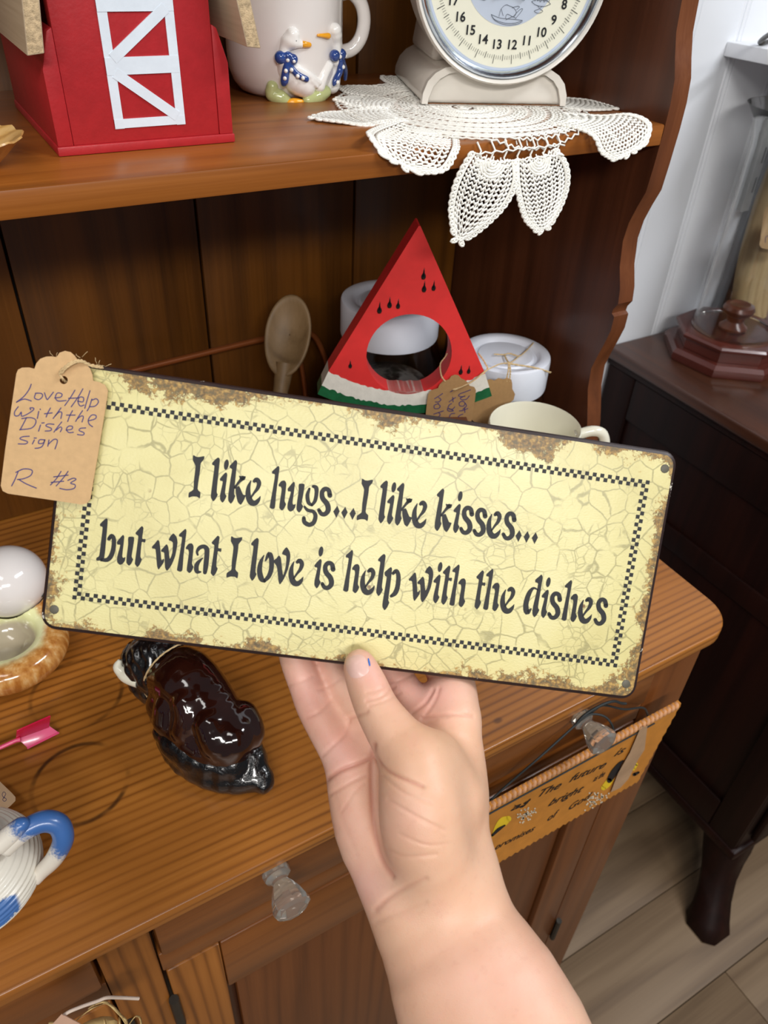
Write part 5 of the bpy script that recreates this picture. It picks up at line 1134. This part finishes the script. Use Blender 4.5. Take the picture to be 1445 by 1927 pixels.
ds = thing('shaker_dish', 'yellow and amber glazed ceramic dish with round wells, left edge of worktop', 'dish', (-0.0345, 0.577, WZ))
b = MB()
dg = [([(-.0395, .555, WZ + .019, .0185), (-.0395, .5551, WZ + .019, .0185)], 0)]
ringp = lambda cx, cy, R_, z, r_: [(cx + R_ * math.cos(2 * math.pi * i / 20), cy + R_ * math.sin(2 * math.pi * i / 20), z, r_) for i in range(21)]
dg = [(ringp(-.038, .552, .0365, WZ + .020, .0150), .004), (ringp(-.038, .552, .020, WZ + .009, .009), .004), (ringp(-.026, .606, .026, WZ + .022, .0165), .012), ([(-.038, .552, WZ + .010, .0095), (-.026, .60, WZ + .010, .0095)], .006)]
Vd, Fd = sdf_net(dg, .0015, carve=[([(-.038, .552, WZ + .036, .0255), (-.038, .552, WZ + .06, .0265)], .003), ([(-.022, .600, WZ + .0515, .0338), (-.022, .600, WZ + .0516, .0338)], 0)]); Vd = relax(Vd, Fd, 3); Vd[:, 2] = np.maximum(Vd[:, 2], WZ + .0002)
def mk_dish():
    t = NT('amber_dish'); v = t.obj(); co = t.n('SeparateXYZ', {0: v}); n_ = t.noise(v, 55, 4)
    d = t.math('SQRT', t.math('ADD', t.math('POWER', t.math('ADD', co.outputs[0], .0035), 2.0), t.math('POWER', t.math('ADD', co.outputs[1], .025), 2.0)))
    dn = t.math('ADD', d, t.math('MULTIPLY', t.math('SUBTRACT', n_, .5), .016)); st_ = t.noise(t.obj((1, 1, .3)), 150, 3)
    amber = t.math('MULTIPLY', t.step(dn, .031, .040), t.math('SUBTRACT', 1.0, t.step(co.outputs[1], .0, .03)))
    c = t.mix(amber, srgb(234, 234, 176), t.ramp(st_, [(.35, srgb(172, 106, 44)), (.55, srgb(206, 148, 80)), (.7, srgb(224, 186, 130))]))
    c = t.mix(t.math('SUBTRACT', 1.0, t.step(t.math('ADD', co.outputs[2], t.math('MULTIPLY', t.math('SUBTRACT', n_, .5), .010)), .005, .012)), c, srgb(220, 202, 170))
    c = t.mix(t.math('SUBTRACT', 1.0, t.step(d, .0225, .0255)), c, srgb(176, 164, 140))
    t.p(Base_Color=c, Roughness=.14); t.b.inputs['Coat Weight'].default_value = .6; return t.m
mesh_obj('dish', Vd, Fd, mk_dish(), ds)
eg = thing('egg_shaker', 'white glazed egg-shaped shaker resting in the amber dish', 'shaker', (-0.022, 0.600, WZ + .0195))
b = MB(); b.ball((0, 0, .032), (.0335, .0335, .032), None, 36, 20); b.build('body', M['ceram'], eg, angle=180)
b = MB(); b.ball((.0235, -.0205, .0220), (.003, .003, .0016), None, 8, 5); props(b.build('chip', M['iron'], eg), 'small dark spot')

pa = thing('pink_dart', 'pink plastic dart with folded flights lying on the worktop, left of the bison', 'dart', (-0.04, 0.455, WZ))
DZ3 = lambda px, py, z: tuple(onz(px, py, WZ + z))
K7 = lambda x, y, z: DZ3(x / 8.028, 1320 + y / 8.028, z)
for nm, a, c, lab in (('flight', [K7(235, 560, .010), K7(740, 375, .010), K7(760, 205, .026), K7(250, 430, .026)], None, 'deep pink upright flight'), ('flight', [K7(260, 560, .010), K7(745, 372, .010), K7(890, 470, .0035), K7(420, 705, .0035)], None, 'light pink flat flight')):
    b = MB(); p = [Vector(q) for q in a]; nn = (p[1] - p[0]).cross(p[2] - p[0]).normalized() * .0011
    b.add(p + [q + nn for q in p], [(3, 2, 1, 0), (4, 5, 6, 7), (0, 1, 5, 4), (1, 2, 6, 5), (2, 3, 7, 6), (3, 0, 4, 7)]); props(b.build(nm, M['pinkdeep'] if 'deep' in lab else M['pink'], pa, world=True, bevel=.0003), lab) if 'pinkdeep' in M else props(b.build(nm, plain('pink_solid', srgb(206, 20, 66), .25, coat=.3) if 'deep' in lab else plain('pink_light', srgb(226, 96, 136), .25, coat=.3), pa, world=True, bevel=.0003), lab)
b = MB(); b.tube([K7(-240, 780, .0085), K7(0, 700, .0095), K7(240, 590, .0105), K7(310, 575, .0105)], [.0016, .0016, .0017, .0019], 10); b.tube([K7(410, 708, .0035), K7(890, 470, .0035)], .0009, 8); b.build('shaft', plain('pink_shaft', srgb(230, 80, 126), .25, coat=.3), pa, world=True)

tb = thing('buff_tag', 'pale buff card tag at the left edge of the worktop, above the teapot', 'tag', tuple(onz(5, 1500, WZ)))
b = MB(); TB = [(-60, 1470), (-5, 1466), (22, 1492), (29, 1500), (29, 1507), (20, 1516), (-8, 1540), (-60, 1580)]
b.prism(TB, lambda x, y, d: tuple(onz(x, y, WZ + .012 + d)), 0, .0007); b.build('card', plain('buff_card', srgb(222, 186, 146), .75, var=.04), tb, world=True, shade=False)
b = MB()
for st in ([(8, 1502), (4, 1496), (7, 1490), (11, 1494), (8, 1500), (12, 1504), (9, 1508), (5, 1505), (8, 1500)],): b.ribbon([(x, y, .9) for x, y in st], lambda x, y: tuple(onz(x, y, WZ + .0128)))
b.build('handwriting', M['pen'], tb, world=True, shade=False, recalc=False)

tp_ = thing('teapot', 'white ribbed pottery teapot with blue handle and lid, left edge of worktop', 'teapot', (-0.0945, 0.348, WZ))
SPX, SPY, SPZ = .015, -.0438, .0335
def mk_pot():
    t = NT('pot_glaze'); v = t.obj(); co = t.n('SeparateXYZ', {0: v}); n_ = t.noise(v, 260, 4, .7)
    zz_ = t.math('ADD', co.outputs[2], t.math('MULTIPLY', t.math('SUBTRACT', n_, .5), .012))
    blue = t.math('MAXIMUM', t.step(zz_, .053, .060), t.math('MULTIPLY', t.math('SUBTRACT', 1.0, t.step(zz_, .000, .005)), .45))
    at_ = t.math('SQRT', t.math('ADD', t.math('POWER', t.math('SUBTRACT', co.outputs[1], SPY), 2.0), t.math('POWER', t.math('SUBTRACT', zz_, SPZ), 2.0)))
    spot = t.math('MULTIPLY', t.math('SUBTRACT', 1.0, t.step(at_, .0085, .0105)), t.math('SUBTRACT', 1.0, t.step(t.math('ABSOLUTE', t.math('SUBTRACT', co.outputs[0], SPX)), .010, .013)))
    c = t.mix(t.math('MAXIMUM', blue, spot), srgb(228, 222, 208), srgb(66, 108, 168))
    t.p(Base_Color=c, Roughness=.35); t.b.inputs['Coat Weight'].default_value = .2
    return t.m
potm = mk_pot()
b = MB(); pr = [(0, .002), (.026, .002), (.028, 0), (.031, .001)]
for i in range(121):
    u = i / 120; a = u * math.pi * .86 + .35; r_ = .048 * math.sin(a) ** .8 * (1 - .05 * u); z = .002 + .056 * u; pr.append((max(r_, .024) + .00045 * math.sin(i * 2 * math.pi / 6), z))
pr += [(.027, .0585), (.026, .062), (.0245, .063), (.023, .060), (.022, .054), (.04, .034), (0, .006)]
b.lathe(pr, (0, 0, 0), 56); b.build('body', potm, tp_, angle=60)
b = MB(); b.lathe([(0, .078), (.006, .078), (.008, .075), (.006, .071), (.012, .069), (.022, .065), (.0245, .0635), (.0235, .0605), (0, .0605)], (0, 0, 0), 40); props(b.build('lid', M['blue'] if False else plain('pot_blue', srgb(66, 108, 168), .3, var=.2, nscale=200, coat=.2), tp_), 'blue lid')
def mk_hand():
    t = NT('handle_glaze'); v = t.obj(); co = t.n('SeparateXYZ', {0: v}); n_ = t.noise(v, 330, 4, .75)
    r_ = t.math('ADD', t.math('MULTIPLY', co.outputs[0], .9), t.math('ADD', t.math('MULTIPLY', co.outputs[2], .6), t.math('MULTIPLY', t.math('SUBTRACT', n_, .5), .022)))
    t.p(Base_Color=t.mix(t.step(r_, .074, .084), srgb(226, 218, 204), srgb(62, 104, 166)), Roughness=.3); t.b.inputs['Coat Weight'].default_value = .25; return t.m
hm = mk_hand()
b = MB(); tl = [Z3(8, 1600, 0.059, 0)[:3], Z3(42, 1566, 0.067, 0)[:3], Z3(80, 1546, 0.068, 0)[:3], Z3(110, 1552, 0.063, 0)[:3], Z3(119, 1580, 0.053, 0)[:3], Z3(102, 1615, 0.039, 0)[:3], Z3(78, 1640, 0.028, 0)[:3], Z3(64, 1655, 0.024, 0)[:3]]
rr_ = (.0055, .0066, .0072, .0072, .0068, .006, .0052, .005)
sm_ = smooth([(*p, r_) for p, r_ in zip(tl, rr_)], 5); b.tube([q[:3] for q in sm_], [q[3] for q in sm_], 14); b.build('handle', hm, tp_, world=True, angle=90)
Vt, Ft = sdf_net([([Z3(-4, 1592, 0.065, .0052), Z3(14, 1570, 0.070, .0052), Z3(36, 1553, 0.075, .0046)], .003), ([Z3(6, 1588, 0.065, .0050), Z3(26, 1570, 0.070, .0050), Z3(44, 1551, 0.075, .0040)], .003)], .0007)
props(mesh_obj('thumb_rest', relax(Vt, Ft, 2), Ft, hm, tp_), 'blue tipped thumb rest')

# ------------------------------------------------------------------ plaque hung from the drawer knob
PY = 0.2655
pq = thing('hanging_plaque', 'tan leather plaque with yellow flowers and black script hung from right drawer knob', 'plaque', (0.395, PY, 0.65))
def c6(x, y): return 900 + x / 3.6125, 1300 + y / 3.6125
def pp(x, y, d=0.0): return tuple(ony(*c6(x, y), PY - d))
def ppx(x, z, d=0.0): return (x, PY - d, z)
px0, px1, pz0, pz1 = .232, .5395, .655, .787
out_ = []
nzig = 72
for i in range(nzig + 1): out_.append((px0 + .008 * 0 + (px1 - .018 - px0) * i / nzig, pz0 + (.0036 if i % 2 else 0)))
for i in range(1, 20): f_ = i / 20; out_.append((px1 - .018 + .018 * f_ + (.0020 if i % 2 else 0), pz0 + (pz1 - pz0) * f_))
out_.append((px1, pz1))
out_ += [(px0 - .004, pz1)]
for i in range(1, 20): f_ = 1 - i / 20; out_.append((px0 - .004 * f_ + (.0020 if i % 2 else 0), pz0 + (pz1 - pz0) * f_))
leather = plain('tan_leather', srgb(196, 128, 48), .5, var=.1, nscale=60, bump=.2)
b = MB(); b.prism(out_, lambda a, c, d: (a, d, c), PY, PY + .0045); b.build('panel', leather, pq, world=True, shade=False, tri=True)
b = MB(); lace_m = plain('leather_lacing', srgb(206, 150, 104), .55, var=.15, nscale=200)
nl = 52
for i in range(nl):
    x = px0 + .004 + (px1 - px0 - .010) * i / (nl - 1); z = pz1 - .0035
    b.ball((x, PY + .0016, z + .001), (.0024, .0042, .0046), Matrix.Rotation(.5, 3, 'Y'), 8, 5)
props(b.build('lacing', lace_m, pq, world=True, angle=180), 'pinkish laced top edge')
b = MB(); b.tube([(px0 + .002, PY - .0006, pz1 - .0105), (px1 - .035, PY - .0006, pz1 - .0105)], .0009, 6); b.build('groove_line', M['cord'], pq, world=True)
def script(txt, x0, y0, x1, y1, xsz):
    """word written along the line from crop point 0 to crop point 1"""
    a = Vector(pp(x0, y0)); c = Vector(pp(x1, y1)); u = (c - a).normalized(); v_ = Vector((0, 0, 1)) - u * u.z; v_.normalize()
    o = text_mesh('word', txt, 1.0, lambda X, Y: (X, Y, 0), M['ink'], pq, 0.012, 'LEFT', shear=.35)
    xs_ = [q.co.x for q in o.data.vertices]; wd_ = max(xs_) - min(xs_); k_ = (c - a).length / wd_
    for q in o.data.vertices:
        p = a + u * (q.co.x - min(xs_)) * k_ + v_ * q.co.y * xsz + Vector((0, -.0004, 0)); q.co = MX[pq.name].inverted() @ p
    return o
for tx, x0, y0, x1, y1, s_ in (('The', 415, 700, 565, 635, .016), ('future', 625, 600, 870, 495, .016), ('is', 930, 425, 1000, 395, .016), ('as', 225, 800, 352, 745, .013), ('bright', 480, 765, 715, 660, .016), ('as the', 785, 600, 860, 560, .015), ('promises', 105, 1070, 385, 930, .014), ('of', 470, 870, 545, 825, .016), ('God', 615, 795, 770, 705, .016)):
    script(tx, x0, y0, x1, y1, s_)
yel = plain('yellow_paint', srgb(232, 196, 36), .45, var=.1); wht = plain('white_paint_dots', srgb(222, 208, 180), .6, var=.1)
F2 = lambda x, y: pp(x, y, .0003)
for st in ([(95, 990, 10), (130, 930, 40), (170, 890, 62), (205, 870, 40)], [(850, 660, 34), (880, 630, 44), (900, 600, 40)], [(1055, 530, 26), (1075, 500, 22)]): b = MB(); b.ribbon(st, F2); props(b.build('yellow_flower', yel, pq, world=True, shade=False, recalc=False), 'yellow painted flower')
F3 = lambda x, y: pp(x, y, .0006)
for st in ([(95, 985, 14), (135, 945, 22), (180, 915, 10)], [(890, 610, 34), (920, 560, 44), (960, 500, 26), (985, 475, 8)], [(250, 780, 6), (300, 790, 8), (355, 735, 5)], [(1060, 570, 22), (1090, 555, 14)]): b = MB(); b.ribbon(st, F3); props(b.build('dark_leaf', M['ink'], pq, world=True, shade=False, recalc=False), 'dark painted leaf')
rr = random.Random(5)
for cx, cy, sx_, sy_, n_ in ((320, 845, 60, 36, 46), (800, 740, 70, 40, 50)):
    b = MB()
    for i in range(n_): x, y = cx + rr.gauss(0, .5) * sx_, cy + rr.gauss(0, .5) * sy_ - .35 * 0; b.disc2(x, y - (x - cx) * .4, 6, 6, F3, 6)
    o = props(b.build('white_flowers', wht, pq, world=True, shade=False, recalc=False), 'cluster of small white painted flowers'); o['kind'] = 'stuff'
b = MB(); b.prism([(1105, 245), (1150, 235), (1130, 400), (1085, 470), (1020, 600), (965, 660), (900, 690), (950, 560), (1030, 420)], lambda x, y, d: pp(x, y, .0012 + d), 0, .0007); props(b.build('film_tag', plain('film_tag', srgb(186, 150, 116), .2, var=.15, coat=.5), pq, world=True, shade=False, tri=True), 'shiny clear film tag')
kx, kz = .4065, .832
b = MB(); yk = YF - .0118
def strand2(p, r_=.0011): b.tube(smooth(p, 5), r_, 7)
cr_ = .0094
strand2([(.288, PY + .0062, .774), (.318, PY + .0062, .7965), (.35, PY + .004, .822), (kx - cr_ - .002, yk, kz + .003), (kx - .003, yk, kz + cr_ + .0008), (kx + .005, yk, kz + cr_), (kx + .02, yk + .001, kz + .0085), (.455, PY + .0062, .822), (.485, PY + .0062, .806), (.50, PY + .0062, .783)])
strand2([(kx - cr_ - .004, yk - .001, kz + .006), (kx - .006, yk - .001, kz + cr_ + .0035), (kx + .010, yk - .002, kz + cr_ + .008), (kx + .026, yk - .003, kz + cr_ + .006), (kx + .040, yk - .003, kz + .004), (kx + .046, yk - .004, kz + .001)], .0014)
strand2([(kx - .010, yk - .0015, kz + .008), (kx, yk - .003, kz + cr_ + .003), (kx + .012, yk - .010, kz + .009), (kx + .0175, yk - .018, kz - .002), (kx + .0175, yk - .020, kz - .016)], .0011)
props(b.build('cord', M['cord'], pq, world=True, angle=80), 'black cord looped over the glass knob')

# ------------------------------------------------------------------ raffia bow low at the left
rf = thing('raffia_bow', 'natural raffia bow with pink tag and white string at the bottom left', 'bow', (-0.04, .25, .80))
R3 = lambda x, y, yy=.245: tuple(ony(60 + x / 6.02, 1850 + y / 6.02, yy))
for L, w_, mt in (([(470, 470), (560, 385), (680, 300), (800, 245), (860, 250), (950, 320), (1020, 410), (1070, 500), (1090, 620)], .0032, 'raffia'), ([(640, 300), (700, 260), (820, 225), (900, 280), (1000, 380), (1060, 440), (1080, 560)], .0026, 'raffia'), ([(800, 400), (815, 450), (830, 560)], .0026, 'raffia'), ([(980, 400), (985, 450), (990, 560)], .0026, 'raffia'), ([(1040, 560), (1100, 480), (1170, 390), (1210, 400), (1230, 480), (1225, 600)], .003, 'raffia'), ([(190, 462), (260, 466), (330, 500)], .0025, 'raffia')):
    q = smooth([R3(x, y, .245 - .004 * (i % 3)) for i, (x, y) in enumerate(L)], 5); b = MB(); vs = []
    for i, p in enumerate(q): vs += [Vector(p) + Vector((0, -.0006, w_ / 2)), Vector(p) + Vector((.0008, .0012, -w_ / 2))]
    b.add(vs, [(2 * i, 2 * i + 1, 2 * i + 3, 2 * i + 2) for i in range(len(q) - 1)]); o = b.build('strand', M['raffia'], rf, world=True, recalc=False); md = o.modifiers.new('s', 'SOLIDIFY'); md.thickness = .0006
b = MB(); b.tube(smooth([R3(270, 470, .238), R3(380, 350, .236), R3(540, 275, .236), R3(740, 205, .236), R3(850, 165, .236), R3(1000, 165, .236), R3(1210, 175, .234)], 5), .0011, 7); props(b.build('white_string', plain('white_string', srgb(206, 186, 170), .7), rf, world=True, angle=80), 'white string')
b = MB(); b.prism([(340, 360), (380, 375), (560, 470), (680, 700), (300, 700), (230, 480)], lambda x, y, d: tuple(Vector(R3(x, y, .234)) + Vector((0, d, 0))), 0, .0006); props(b.build('tag_card', plain('pink_card', srgb(214, 172, 146), .75), rf, world=True, shade=False), 'pinkish card tag')
b = MB(); b.ball(R3(640, 620, .252), (.02, .009, .014), None, 14, 8); b.build('bow_knot', M['raffia'], rf, world=True)

# ------------------------------------------------------------------ hurricane glass on octagonal base, on the dresser
TZ = .8855
hb = thing('hurricane_stand', 'octagonal mahogany candle stand with turned peg, on the dark dresser', 'stand', (1.038, .6795, TZ))
def octo(name, rows, mat, lab=None):
    b = MB(); b.lathe(rows, (0, 0, 0), 8, None, math.radians(22.5 + 8)); o = b.build(name, mat, hb, angle=25); return props(o, lab) if lab else o
octo('lower_tier', [(0, 0), (.094, 0), (.095, .003), (.095, .012), (.090, .018), (0, .018)], M['mahog'])
octo('upper_tier', [(0, .0185), (.078, .0185), (.078, .034), (.084, .036), (.085, .040), (.082, .043), (0, .043)], M['mahog'])
b = MB(); b.lathe([(0, .0432), (.020, .0432), (.021, .047), (.016, .051), (.012, .056), (.014, .064), (.021, .069), (.0235, .075), (.021, .081), (.015, .083), (.009, .081), (0, .081)], (0, 0, 0), 32); b.build('peg', plain('mahogany_peg', srgb(106, 54, 32), .3, coat=.3), hb)
gl = thing('hurricane_glass', 'tall clear glass chimney with flared rim on the octagonal stand', 'glass', (1.038, .6795, TZ + .0432))
b = MB(); b.lathe([(.060, 0), (.0615, .001), (.0605, .004), (.058, .02), (.057, .06), (.056, .20), (.057, .26), (.064, .29), (.0745, .305), (.0762, .3065), (.0738, .3062), (.0622, .290), (.0553, .26), (.0543, .20), (.0553, .06), (.0563, .02), (.0588, .004)], (0, 0, 0), 64); b.build('chimney', M['glass'], gl, angle=60)
bd = thing('bark_slab', 'tan weathered bark slab leaning on the wall behind the glass chimney', 'wood slab', (1.17, .755, TZ))
b = MB(); rows = []
for i in range(13):
    u = i / 12; z = .001 + .30 * u; xl = 1.130 - .012 * math.sin(u * 5) + .012 * u - .035 * u; xr = 1.20 + .02 * math.sin(u * 4 + 1); y = .742 + .036 * u
    rows.append([(xl, y, TZ + z), (xl + .008, y - .010, TZ + z), ((xl + xr) / 2, y - .016 + .004 * math.sin(u * 9), TZ + z), (xr, y - .006, TZ + z), (xr, y + .004, TZ + z), (xl, y + .004, TZ + z)])
vs = [p for r_ in rows for p in r_]; b.add(vs, [(i * 6 + j, i * 6 + (j + 1) % 6, (i + 1) * 6 + (j + 1) % 6, (i + 1) * 6 + j) for i in range(12) for j in range(6)] + [tuple(range(6)), tuple(range(72, 78))])
b.build('slab', wood('bark', srgb(120, 96, 62), srgb(164, 138, 96), srgb(190, 168, 126), 'Z', .7, 0, .6, band=60), bd, world=True, angle=70)
bt2 = thing('bark_tag', 'tan card price tag hanging at the right edge before the bark slab', 'tag', (1.10, .722, 1.04))
bm_ = lambda x, y, d=0.0: tuple(ony(x, y, .722 + d))
b = MB(); b.prism([(1443, 388), (1437, 398), (1429, 460), (1432, 466), (1470, 474), (1490, 400)], lambda x, y, d: bm_(x, y, d), 0, .0007); b.build('card', M['kraft'], bt2, world=True, shade=False)
b = MB()
for st in ([(1440, 456), (1441, 446), (1446, 444), (1450, 452)], [(1452, 458), (1454, 446), (1460, 446)]): b.ribbon([(x, y, 1.2) for x, y in st], lambda x, y: bm_(x, y, -.0002))
b.build('handwriting', M['pen'], bt2, world=True, shade=False, recalc=False)
b = MB(); strands(b, [bm_(1446, 392, -.0005), bm_(1449, 372, .003), bm_(1452, 350, .02), (1.135, .762, 1.19)], .0006); b.build('twine', M['twine'], bt2, world=True)

ws = thing('wall_shelf', 'small white floating shelf with iron hook on the white wall', 'shelf', (1.15, .70, 1.2805))
wsx = .9760
MB().box((wsx, .60, 1.2805), (1.40, .7848, 1.2968)).build('board', M['white'], ws, world=True, bevel=.001)
ho = thing('iron_hook', 'bent dark iron hook lying on the white wall shelf', 'hook', (1.02, .72, 1.297))
b = MB(); H3 = lambda x, y, z: tuple(onz(1320 + x / 9.632, 40 + y / 9.632, z))
b.tube(smooth([H3(1330, 330, 1.3000), H3(1180, 375, 1.3000), H3(1090, 395, 1.3000), H3(1055, 380, 1.3000), H3(1075, 350, 1.305), H3(1150, 290, 1.315), H3(1250, 230, 1.328), H3(1400, 150, 1.336)], 5), .0028, 8); b.build('wire', M['iron'], ho, world=True, angle=80)
up = thing('slotted_upright', 'grey slotted metal shelf upright fixed to the wall behind the glass', 'bracket', (1.05, .775, 1.1))
u0 = ony(1386, 398, .775); 
MB().box((u0.x, .7725, u0.z), (u0.x + .026, .7845, 1.28)).build('channel', plain('grey_channel', srgb(168, 168, 166), .4, .1), up, world=True, bevel=.001)
for i in range(5):
    for dx in (.012, .0195): MB().box((u0.x + dx, .7718, u0.z + .028 + .042 * i), (u0.x + dx + .0032, .7724, u0.z + .050 + .042 * i)).build('slot', M['iron'], up, world=True)
pn = thing('grey_strip', 'narrow dark grey strip standing against the wall behind the glass chimney', 'strip', (1.128, .775, TZ))
MB().box((1.1135, .770, TZ), (1.1400, .782, 1.27)).build('strip', plain('charcoal', srgb(88, 86, 88), .5, .3, var=.15, nscale=40), pn, world=True, bevel=.001)  # dark strip put where a dark band shows through the glass
